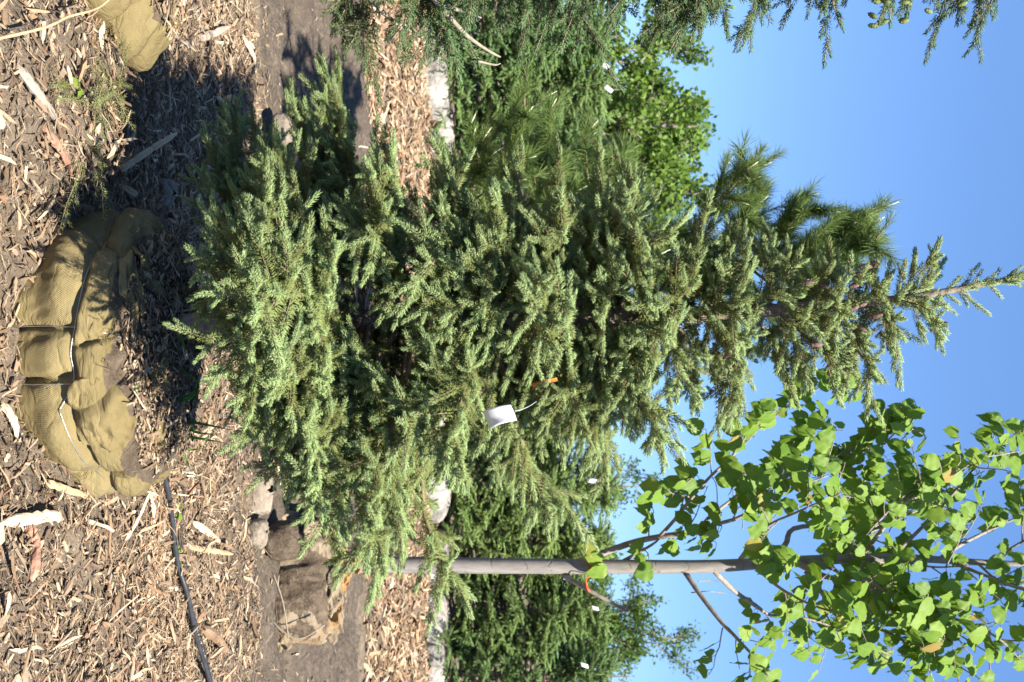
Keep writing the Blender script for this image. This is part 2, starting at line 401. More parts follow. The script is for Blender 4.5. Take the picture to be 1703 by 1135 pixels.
def add_chips(soup, P, L, W, T, yaw, pitch, roll, tone, r):
    var = r.integers(0, len(CHIPS), len(P))
    for k, (v, f, bz, lx) in enumerate(CHIPS):
        q = np.where(var == k)[0]
        if not len(q): continue
        x = v[None, :, 0] * W[q, None] + lx[None] * L[q, None]; y = v[None, :, 1] * L[q, None]; z = v[None, :, 2] * T[q, None] + bz[None] * L[q, None]
        cr, sr = np.cos(roll[q])[:, None], np.sin(roll[q])[:, None]; x, z = x * cr - z * sr, x * sr + z * cr
        cp, sp = np.cos(pitch[q])[:, None], np.sin(pitch[q])[:, None]; y, z = y * cp - z * sp, y * sp + z * cp
        cy, sy = np.cos(yaw[q])[:, None], np.sin(yaw[q])[:, None]; x, y = x * cy - y * sy, x * sy + y * cy
        vv = np.stack([x, y, z], -1) + P[q][:, None, :]
        n = len(v); ff = (f[None] + (np.arange(len(q)) * n)[:, None, None]).reshape(-1, 4)
        soup.add(vv.reshape(-1, 3), ff, 0, np.repeat(tone[q], n))

BALL = dict(c=(0.035, 3.26), rx=0.425, ry=0.37)
def in_ball(x, y, k=1.0):
    a = ((x - BALL['c'][0]) / BALL['rx']) ** 2 + ((y - BALL['c'][1]) / BALL['ry']) ** 2
    b = ((x + 1.36) / 0.42) ** 2 + ((y - 3.26) / 0.37) ** 2
    c = ((x - 1.44) / 0.36) ** 2 + ((y - 6.2) / 0.32) ** 2
    return (a < k) | (b < k) | (c < k)

def scatter(n, ylo, yhi, lmed, lsig, wmed, seed, tone0=0.5, spread=1.05, thin=0.35, keep=None, lift=0.0):
    r = np.random.default_rng(seed)
    y = np.sqrt(r.uniform(ylo ** 2, yhi ** 2, n)); x = r.uniform(-0.36, 0.36, n) * y * spread
    if keep is not None:
        k = keep(x, y, r); x = x[k]; y = y[k]; n = len(x)
    L = np.clip(lmed * np.exp(r.normal(0, lsig, n)), 0.012, 0.20)
    W = wmed * np.exp(r.normal(0, .45, n)); thinmask = r.random(n) < thin; W[thinmask] *= 0.35
    W = np.minimum(W, L * 0.5); T = np.clip(W * r.uniform(.2, .5, n), .0015, .012)
    yaw = r.uniform(0, 2 * math.pi, n)
    e = 0.02
    pitch = r.normal(0, 0.30, n); roll = r.normal(0, 0.45, n)
    h = np.maximum.reduce([height(x, y), height(x + e, y), height(x - e, y)])
    z = h + r.uniform(0.0, 0.014, n) + lift + 0.25 * np.abs(np.sin(pitch)) * L
    tone = np.clip(tone0 + 0.45 * fbm(x * 1.6, y * 1.6, 40, 3) + r.normal(0, .12, n), 0, 1)
    return np.stack([x, y, z], -1), L, W, T, yaw, pitch, roll, tone, r

chips = Soup()
def k_near(x, y, r): return ~in_ball(x, y, 0.93) & (r.random(len(x)) < np.clip(0.72 + 1.0 * fbm(x * 1.5, y * 1.5, 33, 3), 0.42, 1)) & (y < 5.45 + .45 * fbm(x * 1.3, x * 0 + 3, 21, 3) + 0.35 * r.normal(0, 1, len(x)) * (r.random(len(x)) < .5))
add_chips(chips, *scatter(28500, 2.3, 6.1, 0.036, 0.55, 0.0078, 1, 0.52, keep=k_near))
add_chips(chips, *scatter(69000, 2.3, 6.1, 0.020, 0.55, 0.0036, 2, 0.42, thin=0.6, keep=k_near))
add_chips(chips, *scatter(750, 2.3, 5.4, 0.090, 0.30, 0.012, 3, 0.60, keep=k_near, lift=0.008))
def k_track(x, y, r): return (r.random(len(x)) < np.clip(0.25 + 1.0 * fbm(x * .8, y * 3, 35, 3), 0.06, .9)) & ~in_ball(x, y, .93)
add_chips(chips, *scatter(4200, 5.3, 8.9, 0.032, 0.5, 0.008, 4, 0.35, keep=k_track))
def k_far(x, y, r): return y > 8.55 + 0.45 * vnoise(x * 1.2, x * 0 + 4, 9) + 0.25 * (r.random(len(x)) - .5)
add_chips(chips, *scatter(20000, 8.3, 13.6, 0.105, 0.45, 0.021, 5, 0.80, keep=k_far))
tag(chips.build('wood_chip_mulch', M['chips'], smooth=False), 'loose tan shredded wood chip mulch covering the beds', 'mulch', kind='stuff')

# ------------------------------------------------------------------ conifers
def shoot_template(length, n, nl, a0, a1, width, seed, stem=0.0024, under=0.45, kite=True):
    """a needled shoot along +Y (x side, z up); returns verts, faces, material per face, tone offset per vertex"""
    r = np.random.default_rng(seed); V = []; Fq = []; Mi = []; T = []; k = 0
    i = 0
    while k < n:
        i += 1
        t = (k + r.random()) / n; az = i * 2.39996 + r.normal(0, .35)
        rad = np.array([math.cos(az), 0, math.sin(az)])
        if rad[2] < -0.3 and r.random() > under: continue
        an = math.radians((a0 * (1 - t) + a1 * t) + r.normal(0, 8))
        d = np.array([0, math.cos(an), 0]) + math.sin(an) * rad + np.array([0, 0, 0.12]); d = nrm(d)
        L = nl * .92 * r.uniform(.8, 1.12) * (1 if t < .85 else .9)
        b = np.array([0, t * length, 0]) + rad * stem * 0.8
        sd = nrm(np.cross(d, r.normal(0, 1, 3))); s2 = np.cross(d, sd)
        q = len(V)
        m = b + d * L * .3
        V += [m + width * .55 * (math.cos(a_) * sd + math.sin(a_) * s2) for a_ in (0, 2.094, 4.189)] + [b + d * L]; Fq += [[q, q + 1, q + 3], [q + 1, q + 2, q + 3], [q + 2, q, q + 3]]
        Mi += [0, 0, 0]; T += [0.0 + 0.10 * t] * 4; k += 1
    q = len(V); c = [(math.cos(a), math.sin(a)) for a in (0.5, 2.6, 4.7)]
    V += [np.array([stem * x, 0, stem * z]) for x, z in c] + [np.array([stem * .5 * x, length, stem * .5 * z]) for x, z in c]
    for j in range(3): Fq += [[q + j, q + (j + 1) % 3, q + 3 + (j + 1) % 3], [q + j, q + 3 + (j + 1) % 3, q + 3 + j]]; Mi += [1, 1]
    T += [0.0] * 6
    return np.array(V), np.array(Fq), np.array(Mi), np.array(T)

class Foliage:
    def __init__(self, kinds): self.kinds = kinds; self.items = {k: [] for k in kinds}
    def put(self, kind, P, A, up, scale, tone): self.items[kind].append((*P, *A, *up, scale, tone))
    def flush(self, soup, r):
        for k, vars_ in self.kinds.items():
            it = np.array(self.items[k], float)
            if not len(it): continue
            var = r.integers(0, len(vars_), len(it))
            for vi, (v, f, mi, tt) in enumerate(vars_):
                q = it[var == vi]
                if not len(q): continue
                A = nrm(q[:, 3:6]); up = q[:, 6:9]; side = nrm(np.cross(A, up)); up = np.cross(side, A)
                sc = q[:, 9][:, None, None]
                vv = q[:, None, 0:3] + sc * (v[None, :, 0:1] * side[:, None] + v[None, :, 1:2] * A[:, None] + v[None, :, 2:3] * up[:, None])
                n = len(v); ff = (f[None] + (np.arange(len(q)) * n)[:, None, None]).reshape(-1, f.shape[1])
                soup.add(vv.reshape(-1, 3), ff, np.tile(mi, len(q)), np.clip(q[:, 10:11] + tt[None], 0, 1).ravel())

def kinds(sc=1.0, n_old=58, n_new=34, w=0.0024, seed=0, nv=4):
    return {'old': [shoot_template(0.085 * sc, n_old, 0.0175 * sc, 72, 44, w, seed + i) for i in range(nv)],
            'new': [shoot_template(0.046 * sc, n_new, 0.0125 * sc, 48, 18, w * 1.1, seed + 50 + i, under=.9) for i in range(nv)]}

def conifer(trunk_pts, trunk_r, profile, elev, r, kd, sc=1.0, hb=0.5, ht=2.6, step=0.021, spacing=0.045, bare=0.35, droop=0.18, azs=None, density=1.0, lim=None, tone0=0.36, sag=.32, thin=0.0, vary=(.72, 1.08), extra=()):
    """returns (wood soup, foliage soup); profile(z)->branch length, elev(z)->start angle in degrees"""
    wood = Soup(); fol = Soup(); fo = Foliage(kd); sag0 = sag
    tp = spline(trunk_pts, 40); rr = np.interp(np.linspace(0, 1, 40), np.linspace(0, 1, len(trunk_r)), trunk_r)
    wood.add(*tube(tp, rr, 10, .12, r))
    tz = tp[:, 2]; h = hb; i = 0; nseg = 9; t = np.linspace(0, 1, nseg); jobs = []
    def on_trunk(h): return np.array([np.interp(h, tz, tp[:, k]) for k in range(3)])
    while h < ht:
        h += step * r.uniform(.6, 1.4) * (1 + thin * sstep(ht - 1.0, ht - .45, h)); i += 1
        az = i * 2.39996 + r.normal(0, .3)
        L = profile(h, az) * r.uniform(*vary)
        if L < 0.05 or (extra and h < 1.15 and r.random() < .38): continue
        base = on_trunk(h)
        e = math.radians(elev(h) + r.normal(0, 7)); hd = np.array([math.cos(az), math.sin(az), 0])
        low = np.clip((ht - h) / (ht - hb), 0, 1)
        zz = L * (math.tan(e) * t - droop * low * 1.6 * t ** 2 + droop * low * 1.25 * t ** 3)
        wob = np.cumsum(r.normal(0, .018, (nseg, 3)), 0) * t[:, None] * L * 2
        jobs.append((base + hd * (L * math.cos(e) * t)[:, None] + Z3 * zz[:, None] + wob, L, low))
    for tip in extra:                                            # boughs of the skirt, from the trunk out to where their tips hang
        tip = np.asarray(tip, float); base = on_trunk(max(tip[2] + .06, .50)); L = float(np.linalg.norm(tip - base)); mid = (base + tip) / 2 + Z3 * .04
        jobs.append((base * ((1 - t) ** 2)[:, None] + mid * (2 * t * (1 - t))[:, None] + tip * (t ** 2)[:, None] + np.cumsum(r.normal(0, .012, (nseg, 3)), 0) * t[:, None] * L, L, 1.0))
    for bp, L, low in jobs:
        wood.add(*tube(bp, np.linspace(0.0085 * sc * (0.35 + L), 0.0022 * sc, nseg), 5, cap=False), mat=1)
        seg = np.linalg.norm(np.diff(bp, axis=0), axis=1).sum()
        b0 = bare * (0.35 + 0.65 * low)
        d_all = nrm(np.gradient(bp, axis=0))
        def pt(u): return np.array([np.interp(u, t, bp[:, k]) for k in range(3)]), nrm(np.array([np.interp(u, t, d_all[:, k]) for k in range(3)]))
        def tips(P, A, up, tone, s=1.0):
            sd = nrm(np.cross(A, up))
            fo.put('new', P, A + r.normal(0, .08, 3), up, sc / sc * s * r.uniform(.85, 1.2), tone + .33)
            for q in (-1, 1):
                if r.random() < .75: fo.put('new', P - A * 0.008 * sc, A * .8 + sd * q * r.uniform(.45, .8) + up * r.normal(0.05, .2), up, s * r.uniform(.6, 1.0), tone + .33)
        def axis_run(P, A, length, tone, up, side_len, depth, sag=sag * (1 - .75 * sstep(.6, .95, low))):
            """needled twig with alternate side shoots"""
            nsh = max(1, int(round(length / (0.078 * sc)))); stepl = length / nsh; q = 1 if r.random() < .5 else -1
            A = nrm(A); p = P.copy()
            for j in range(nsh):
                fo.put('old', p, A, up, stepl / (0.085 * sc) * r.uniform(1.0, 1.12), tone + r.normal(0, .05))
                if depth > 0:
                    sd = nrm(np.cross(A, up))
                    for m in range(2):
                        if r.random() > .80 * density: continue
                        q = -q; sl = side_len * r.uniform(.6, 1.15) * (1 - .45 * j / nsh)
                        pa = p + A * stepl * (m * .5 + .1); sa = nrm(A * .75 + sd * q * r.uniform(.55, .95) + up * r.normal(0.05, .22) - Z3 * sag * .7)
                        axis_run(pa, sa, sl, tone + r.normal(0, .05), nrm(up + r.normal(0, .2, 3)), side_len * .55, depth - 1 if sl > .1 * sc else 0)
                p = p + A * stepl; A = nrm(A + Z3 * r.normal(-.03 - .1 * sag, .07) + r.normal(0, .06, 3))
            tips(p, A, up, tone)
        # along the branch
        s = b0 * seg; q = 1
        up0 = Z3
        while s < seg:
            u = s / seg; P, D = pt(u); q = -q
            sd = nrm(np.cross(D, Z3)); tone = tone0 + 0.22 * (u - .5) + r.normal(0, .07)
            roll = r.normal(0, .45)
            l2 = (0.34 * L * (1 - u) + 0.075 * sc) * r.uniform(.65, 1.2)
            sag = sag0 * (1 - .75 * sstep(.6, .95, low))
            dir2 = nrm(D * r.uniform(.6, .95) + (sd * math.cos(roll) * q + Z3 * (math.sin(roll) * .7 - sag)) * r.uniform(.7, 1.0))
            if r.random() < density: axis_run(P, dir2, l2, tone, nrm(Z3 + .35 * sd * r.normal()), 0.075 * sc, 1)
            if r.random() < .35 * density: fo.put('old', P, nrm(D * .5 + Z3 * r.uniform(-.5, .8) + sd * r.normal(0, .5)), nrm(Z3 + .5 * D), r.uniform(.6, .9), tone)
            s += spacing * sc * r.uniform(.7, 1.35)
        # branch leader
        s = max(b0, .5) * seg
        while s < seg:
            P, D = pt(s / seg); fo.put('old', P, D, Z3, 0.95, tone0 + .05); s += 0.075 * sc
        P, D = pt(1.0); tips(P, D, Z3, tone0 + .1)
    fo.flush(fol, r)
    return wood, fol

def cone_mesh(L, R, r):
    """scaly hanging cone along -Z"""
    v = []; f = []; ns = 9; m = 12
    for i in range(ns + 1):
        t = i / ns; rad = R * (math.sin(math.pi * min(1, t * .92 + .08)) ** .65); st = 1 if i % 2 else .80
        for j in range(m):
            a = 2 * math.pi * (j + .5 * (i // 2 % 2)) / m; k = st * (1 + .12 * (j % 2))
            v.append((rad * k * math.cos(a), rad * k * math.sin(a), -L * t - (.06 * L if i % 2 else 0)))
    for i in range(ns):
        for j in range(m): f.append((i * m + j, i * m + (j + 1) % m, (i + 1) * m + (j + 1) % m, (i + 1) * m + j))
    v.append((0, 0, -L * 1.03)); e = len(v) - 1
    f3 = [(ns * m + j, ns * m + (j + 1) % m, e) for j in range(m)]
    return np.array(v), [np.array(f), np.array(f3)]

def cone_mat(name, a, b):
    t = NT(name); n = t.noise(140, 3, t.obj()); return t.done(t.pr(t.ramp(n, [(0.35, a), (0.65, b)]), 0.7, 0.3, n, .6, .003))
M['cone'] = cone_mat('purple_cone', (0.075, 0.042, 0.040), (0.19, 0.115, 0.105))
M['greencone'] = cone_mat('green_cone', (0.10, 0.14, 0.04), (0.17, 0.20, 0.07))

# ------------------------------------------------------------------ burlapped root ball
def root_ball(cx, cy, z0, zt, rx, ry, r, creases=(), ring=None, lip=0.02, bump=0.018, soil_k=0.84, nth=320, ns=150, seed=0, soil_front=False):
    """returns soup with material 0 burlap, 1 soil; creases: list of (theta deg, zlo, zhi, depth)"""
    th = np.linspace(0, 2 * math.pi, nth, endpoint=False); s = np.linspace(0, 1, ns)
    TH, SS = np.meshgrid(th, s)
    ph = -0.95 + (math.pi / 2 + 0.95) * SS                      # profile angle from under the equator to the top
    e = 0.62
    cr = np.sign(np.cos(ph)) * np.abs(np.cos(ph)) ** e; sr = np.sign(np.sin(ph)) * np.abs(np.sin(ph)) ** e
    zmid = z0 + (zt - z0) * 0.42
    Z = np.where(sr > 0, zmid + (zt - zmid) * sr, zmid + (zmid - z0) * sr * 1.1)
    d = np.zeros_like(TH)
    cx_, sy_ = np.cos(TH), np.sin(TH)
    d += bump * 1.6 * fbm(cx_ * 2.2 + 5, sy_ * 2.2 + Z * 5, 60 + seed, 3)
    fold = np.abs(fbm(cx_ * 5 + Z * 3, sy_ * 5 + Z * 2, 70 + seed, 3)); d += bump * (0.30 - fold) * 1.5
    d += .007 * (.5 - np.abs(fbm(TH * 7, Z * 2.5 + TH, 83 + seed, 2))) * sstep(.2, .5, SS)
    d += bump * .5 * np.sin(TH * 23 + 5 * fbm(cx_ * 2, sy_ * 2, 80 + seed) + Z * 14) * sstep(.55, .9, SS) * 0.6
    if ring is not None:
        zr = ring + 0.035 * fbm(cx_ * 2, sy_ * 2, 90 + seed, 2)
        d += lip * sstep(-0.012, 0.012, Z - zr) - 0.022 * np.exp(-((Z - zr) / 0.013) ** 2)
        d += 0.035 * np.exp(-((Z - zr - 0.085) / 0.06) ** 2) + 0.022 * np.exp(-((Z - zr + 0.07) / 0.05) ** 2)
    for (tdeg, zl, zh, dep, slant) in creases:
        t0 = math.radians(tdeg) + slant * (Z - zl)
        dd = (np.angle(np.exp(1j * (TH - t0)))) * rx
        m = sstep(zl - .03, zl + .02, Z) * (1 - sstep(zh - .02, zh + .03, Z))
        dd = dd + 0.02 * fbm(Z * 9 + tdeg, Z * 0, 64, 2)
        d += m * (-dep * .55 * np.exp(-(dd / 0.011) ** 2) - dep * .45 * np.exp(-(dd / 0.06) ** 2))
    X = cx + (rx + d) * cr * cx_; Y = cy + (ry + d) * cr * sy_
    rn = np.abs(cr) * (1 + .10 * fbm(cx_ * 3, sy_ * 3, 95 + seed, 3))
    top = SS > 0.62
    Zd = Z + np.where(top, 0.03 * fbm(X * 9, Y * 9, 97 + seed, 3) * sstep(.6, .75, SS) + 0.01 * fbm(X * 30, Y * 30, 98, 2), 0)
    soil = top & (rn < soil_k + 0.16 * fbm(X * 5, Y * 5, 99 + seed, 3))
    if soil_front:
        soil |= (fbm(X * 5, Y * 3 + Z * 5, 103 + seed, 3) > -0.12) & (SS < .75) & (Y < cy + .1)
        Zd = Zd + np.where(soil, .02 * fbm(X * 22, Z * 22, 104, 3), 0)
    v = np.stack([X, Y, Zd], -1).reshape(-1, 3)
    uv = np.stack([TH * rx, np.cumsum(np.full_like(TH, (zt - z0) * 1.7 / ns), 0), TH * 0], -1).reshape(-1, 3)
    i = np.arange(ns - 1)[:, None] * nth; j = np.arange(nth)[None]; k = (j + 1) % nth
    f = np.stack([i + j, i + k, i + nth + k, i + nth + j], -1).reshape(-1, 4)
    so_ = soil.reshape(-1)[f].mean(1) > .5
    sp = Soup(); sp.add(v, f, so_.astype(int), .5, uv)
    def surf(tdeg, z):
        """surface point near an angle and height (for wires)"""
        j = int(round((math.radians(tdeg) % (2 * math.pi)) / (2 * math.pi) * nth)) % nth
        i = int(np.argmin(np.abs(Z[:int(ns * .8), j] - z))); return np.array([X[i, j], Y[i, j], Zd[i, j]]), nrm(np.array([math.cos(th[j]), math.sin(th[j]), .15]))
    return sp, surf

def wire(soup, surf, path, rad=0.0015, off=0.006, n=40):
    a = np.array(path, float); t = np.linspace(0, 1, len(a)); tt = np.linspace(0, 1, n)
    P = []
    for u in tt:
        p, nn = surf(np.interp(u, t, a[:, 0]), np.interp(u, t, a[:, 1])); P.append(p + nn * off)
    P = np.array(P)
    for _ in range(25): P[1:-1] = (P[:-2] + P[1:-1] * 2 + P[2:]) / 4
    soup.add(*tube(P, rad, 6))

def top_litter(soup, cx, cy, rx, ry, ball, n, seed):
    r = np.random.default_rng(seed); a = r.uniform(0, 2 * math.pi, n); q = np.sqrt(r.random(n)) * .88
    x = cx + rx * q * np.cos(a); y = cy + ry * q * np.sin(a)
    L = np.clip(.022 * np.exp(r.normal(0, .6, n)), .008, .12); W = np.minimum(.0052 * np.exp(r.normal(0, .45, n)), L * .5)
    tv = ball.v[0][0]; tv = tv[len(tv) // 2:][::2]; z = np.array([tv[np.argmin((tv[:, 0] - a_) ** 2 + (tv[:, 1] - b_) ** 2), 2] for a_, b_ in zip(x, y)]) + r.uniform(.002, .02, n)
    add_chips(soup, np.stack([x, y, z], -1), L, W, np.clip(W * .35, .0015, .01), r.uniform(0, 6.28, n), r.normal(0, .25, n), r.normal(0, .4, n), r.uniform(.0, .55, n), r)

def flap(center, ux, uy, un, w, h, curl, seed, thick=0.004, fold=0.02):
    """a loose piece of cloth, curled, with thickness; returns verts, faces, uv"""
    nx, ny = 34, 26; a, b = np.meshgrid(np.linspace(-1, 1, nx), np.linspace(-1, 1, ny))
    edge = 1 + .12 * fbm(a * 2 + seed, b * 2, 130 + seed, 3)
    A = a * np.sqrt(1 - b * b * .45) * edge; B = b * np.sqrt(1 - a * a * .45) * edge
    N = -curl * (A ** 2 * .6 + B ** 2) + fold * 2 * fbm(A * 2.0, B * 2.0 + seed, 140 + seed, 3) + fold * np.sin(A * 5 + B * 3 + seed) * .5
    P = np.asarray(center) + A[..., None] * w * np.asarray(ux) + B[..., None] * h * np.asarray(uy) + N[..., None] * np.asarray(un)
    Q = P - thick * np.asarray(un)
    n = nx * ny; i = np.arange(ny - 1)[:, None] * nx; j = np.arange(nx - 1)[None]
    f = np.stack([i + j, i + j + 1, i + nx + j + 1, i + nx + j], -1).reshape(-1, 4)
    per = np.concatenate([np.arange(nx), (np.arange(1, ny) * nx + nx - 1), (ny - 1) * nx + np.arange(nx - 2, -1, -1), np.arange(ny - 2, 0, -1) * nx])
    p2 = np.roll(per, -1); rim = np.stack([per, per + n, p2 + n, p2], -1)
    v = np.concatenate([P.reshape(-1, 3), Q.reshape(-1, 3)]); uv1 = np.stack([A * w, B * h, A * 0], -1).reshape(-1, 3)
    return v, np.concatenate([f, f[:, ::-1] + n, rim]), np.concatenate([uv1, uv1])

# ------------------------------------------------------------------ the spruce in the middle
def main_spruce():
    r = np.random.default_rng(11); y0 = 3.28
    root = thing('spruce_tree', (0.0, 3.26, 0.05), 'tall grey-green spruce in an olive burlap root ball, standing in the middle', 'tree', 'balled spruce trees in the near row')
    tp = [at(540, 280, y0), at(533, 520, y0), at(530, 800, y0), at(526, 1080, y0), at(517, 1280, y0), at(500, 1480, y0), at(480, 1600, y0), at(463, 1688, y0)]
    zs = np.array([.45, .60, .80, 1.0, 1.2, 1.4, 1.6, 1.8, 2.0, 2.2, 2.45, 2.6, 2.75, 2.9, 3.05])
    Ls = np.array([.48, .64, .74, .77, .72, .64, .52, .36, .25, .22, .16, .10, .08, .06, .03])
    def prof(z, az):
        l = np.interp(z, zs, Ls)
        if z > 2.0 and math.cos(az) > .2: l *= 1.12
        if math.sin(az) < -.25 and z < .95: l *= .05 if z < .82 else .5
        if math.cos(az) > .2: l *= np.interp(z, [.7, .95, 1.1], [.74, .84, 1])
        if math.cos(az) < -.2: l *= np.interp(z, [.6, 1.0, 1.3, 1.7, 2.0], [.80, .82, .76, .78, .95])
        return l
    def el(z): return np.interp(z, [.5, .9, 1.4, 2.0, 2.5, 3.0], [-2, -2, 0, 18, 28, 35])
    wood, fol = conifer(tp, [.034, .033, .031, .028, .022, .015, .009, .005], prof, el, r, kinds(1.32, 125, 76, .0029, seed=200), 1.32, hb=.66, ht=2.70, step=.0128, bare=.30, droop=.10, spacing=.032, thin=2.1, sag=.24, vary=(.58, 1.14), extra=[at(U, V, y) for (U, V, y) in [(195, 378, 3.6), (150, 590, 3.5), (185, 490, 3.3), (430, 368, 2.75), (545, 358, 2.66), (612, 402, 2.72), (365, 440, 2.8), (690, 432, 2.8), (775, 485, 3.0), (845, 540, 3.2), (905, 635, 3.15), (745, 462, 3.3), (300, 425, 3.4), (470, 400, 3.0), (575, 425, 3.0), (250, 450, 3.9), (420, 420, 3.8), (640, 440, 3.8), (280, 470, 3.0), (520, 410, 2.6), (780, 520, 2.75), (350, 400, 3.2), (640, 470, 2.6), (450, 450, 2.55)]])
    # the leader: a few upright side shoots and needles hugging it
    fo = Foliage(kinds(1.25, 60, 44, .003, seed=260)); lead = spline(tp, 200); lead = lead[lead[:, 2] > 2.62]
    for i in range(0, len(lead) - 2, 2):
        d = nrm(lead[i + 1] - lead[i]); fo.put('new', lead[i], nrm(d + r.normal(0, .15, 3)), nrm(r.normal(0, 1, 3)), .9, .55)
    for k in range(30):
        u = r.random() ** 1.2; i = int(u * (len(lead) - 2)); az = k * 2.4; d = np.array([math.cos(az), math.sin(az), r.uniform(.5, 1.0)])
        n = 1 + int((1 - u) * 1.6 * r.random() + .3); p = lead[i].copy(); d = nrm(d)
        for j in range(n):
            fo.put('new' if j == n - 1 else 'old', p, d, Z3 + r.normal(0, .1, 3), 1.0 if j == n - 1 else .75, .62); p = p + d * .06; d = nrm(d + .25 * Z3)
    d = nrm(lead[-1] - lead[-5])
    for k in range(4): fo.put('new', lead[-1], nrm(d + .4 * r.normal(0, 1, 3)), nrm(r.normal(0, 1, 3)), 1.0, .8)
    fo.flush(fol, r)
    wood.build('trunk', [M['bark'], M['twig']], root)
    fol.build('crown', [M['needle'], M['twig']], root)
    # purple cones among the top branches
    cv, cf = cone_mesh(.036, .0075, r)
    me = None
    spots = [(452, 1428, 3.2), (440, 1446, 3.18), (438, 1470, 3.2), (446, 1476, 3.22), (478, 1432, 3.15), (476, 1376, 3.12), (516, 1390, 3.1), (512, 1448, 3.12), (514, 1440, 3.2),
             (540, 1398, 3.15), (546, 1388, 3.2), (553, 1402, 3.1), (550, 1442, 3.14), (561, 1450, 3.2), (570, 1448, 3.16), (592, 1216, 3.05), (612, 1386, 3.2), (534, 1460, 3.1), (524, 1604, 3.2), (604, 1394, 3.12), (572, 1380, 3.0), (470, 1352, 3.05)]
    fv = np.concatenate([q[0] for q in fol.v])
    for (U, V, y) in spots:
        p = at(U, V, y); p = fv[np.argmin(((fv - p) ** 2).sum(1))] + np.array([0, -.006, -.022])
        if me is None:
            s = Soup(); s.add(cv, cf); c = s.build('cone', M['cone']); me = c
        else:
            c = me.copy(); S.collection.objects.link(c)
        c.parent = root; c.matrix_parent_inverse = Matrix.Identity(4)
        c.location = Vector(p) - Vector(root.location) + Vector((0, 0, .02)); c.rotation_euler = (r.normal(0, .35), r.normal(0, .35), r.uniform(0, 6)); sc = r.uniform(.85, 1.2); c.scale = (sc, sc, sc)
    # root ball
    cx, cy = BALL['c']
    sp, surf = root_ball(cx, cy, -.04, .385, BALL['rx'], BALL['ry'], r, ring=.235, seed=0,
                         creases=[(-101, .02, .22, .05, .2), (-78, -.05, .22, .05, -.3), (-92, .25, .39, .06, -1.4), (-148, .2, .42, .035, 1.8), (-42, .02, .42, .055, 1.2), (-24, .02, .30, .045, -.5), (170, .1, .4, .04, 0), (8, .1, .4, .05, 0)])
    b = sp.build('root_ball', [M['burlap'], M['ballsoil']], root)
    ws = Soup()
    wire(ws, surf, [(-150, .24), (-125, .245), (-101, .24)]); wire(ws, surf, [(-101, .02), (-101, .13), (-100, .25), (-97, .36)])
    wire(ws, surf, [(-101, .24), (-90, .225), (-80, .24), (-70, .20)]); wire(ws, surf, [(-77, -.02), (-78, .1), (-79, .23)])
    wire(ws, surf, [(-70, .20), (-45, .22), (-30, .21), (-5, .23)]); wire(ws, surf, [(-38, .0), (-34, .12), (-30, .34)])
    w_ = ws.build('wire_basket', M['wire'], b)
    ls = Soup(); top_litter(ls, cx, cy, BALL['rx'], BALL['ry'], sp, 2600, 77)
    l_ = ls.build('litter', M['chips'], b, smooth=False); l_['kind'] = 'stuff'
    fs = Soup()
    # folded pocket of cloth at the front right, strips lying over the soil
    q = surf(-66, .30)[0]
    for (c, ux, uy, un, w, h, cu, sd, fd) in [
        (q + np.array([0.0, -.012, .015]), nrm([1, .30, .1]), nrm([-.05, .35, .9]), nrm([.25, -.95, .35]), .115, .085, .055, 1, .022),
        (np.array([cx - .12, cy + .17, .40]), nrm([1, .1, 0]), nrm([0, 1, .1]), nrm([0, -.1, 1]), .11, .07, .02, 2, .02),
        (np.array([cx + .05, cy - .12, .395]), nrm([1, -.3, 0]), nrm([.3, 1, 0]), nrm([0, -.1, 1]), .08, .055, .02, 3, .015),
        (surf(-150, .37)[0] + np.array([.01, .02, .012]), nrm([.5, .8, .1]), nrm([.8, -.5, .3]), nrm([-.5, -.3, .8]), .13, .06, .03, 4, .02),
        (surf(-22, .36)[0] + np.array([-.02, .0, .008]), nrm([.5, .8, 0]), nrm([-.6, .35, .5]), nrm([.6, -.5, .6]), .10, .07, .04, 5, .022),
        (surf(-115, .36)[0] + np.array([0, .0, .004]), nrm([1, .1, 0]), nrm([0, .8, .5]), nrm([-.1, -.6, .8]), .16, .045, .02, 6, .015)]:
        v, f, uv = flap(c, ux, uy, un, w, h, cu, sd, fold=fd); fs.add(v, f, 0, .5, uv)
    fs.build('burlap_flap', M['burlap'], b)
    ts = Soup()
    for k in range(110):
        p, nn = surf(r.uniform(-175, 5), r.uniform(.30, .385)); P = p + nn * .003 + np.cumsum(r.normal(0, .007, (6, 3)) + nrm(r.normal(0, 1, 3)) * .006, 0); ts.add(*tube(P, .0009, 4))
    f_ = ts.build('frayed_threads', M['burlap'], b); f_['kind'] = 'stuff'
    return root
main = main_spruce()

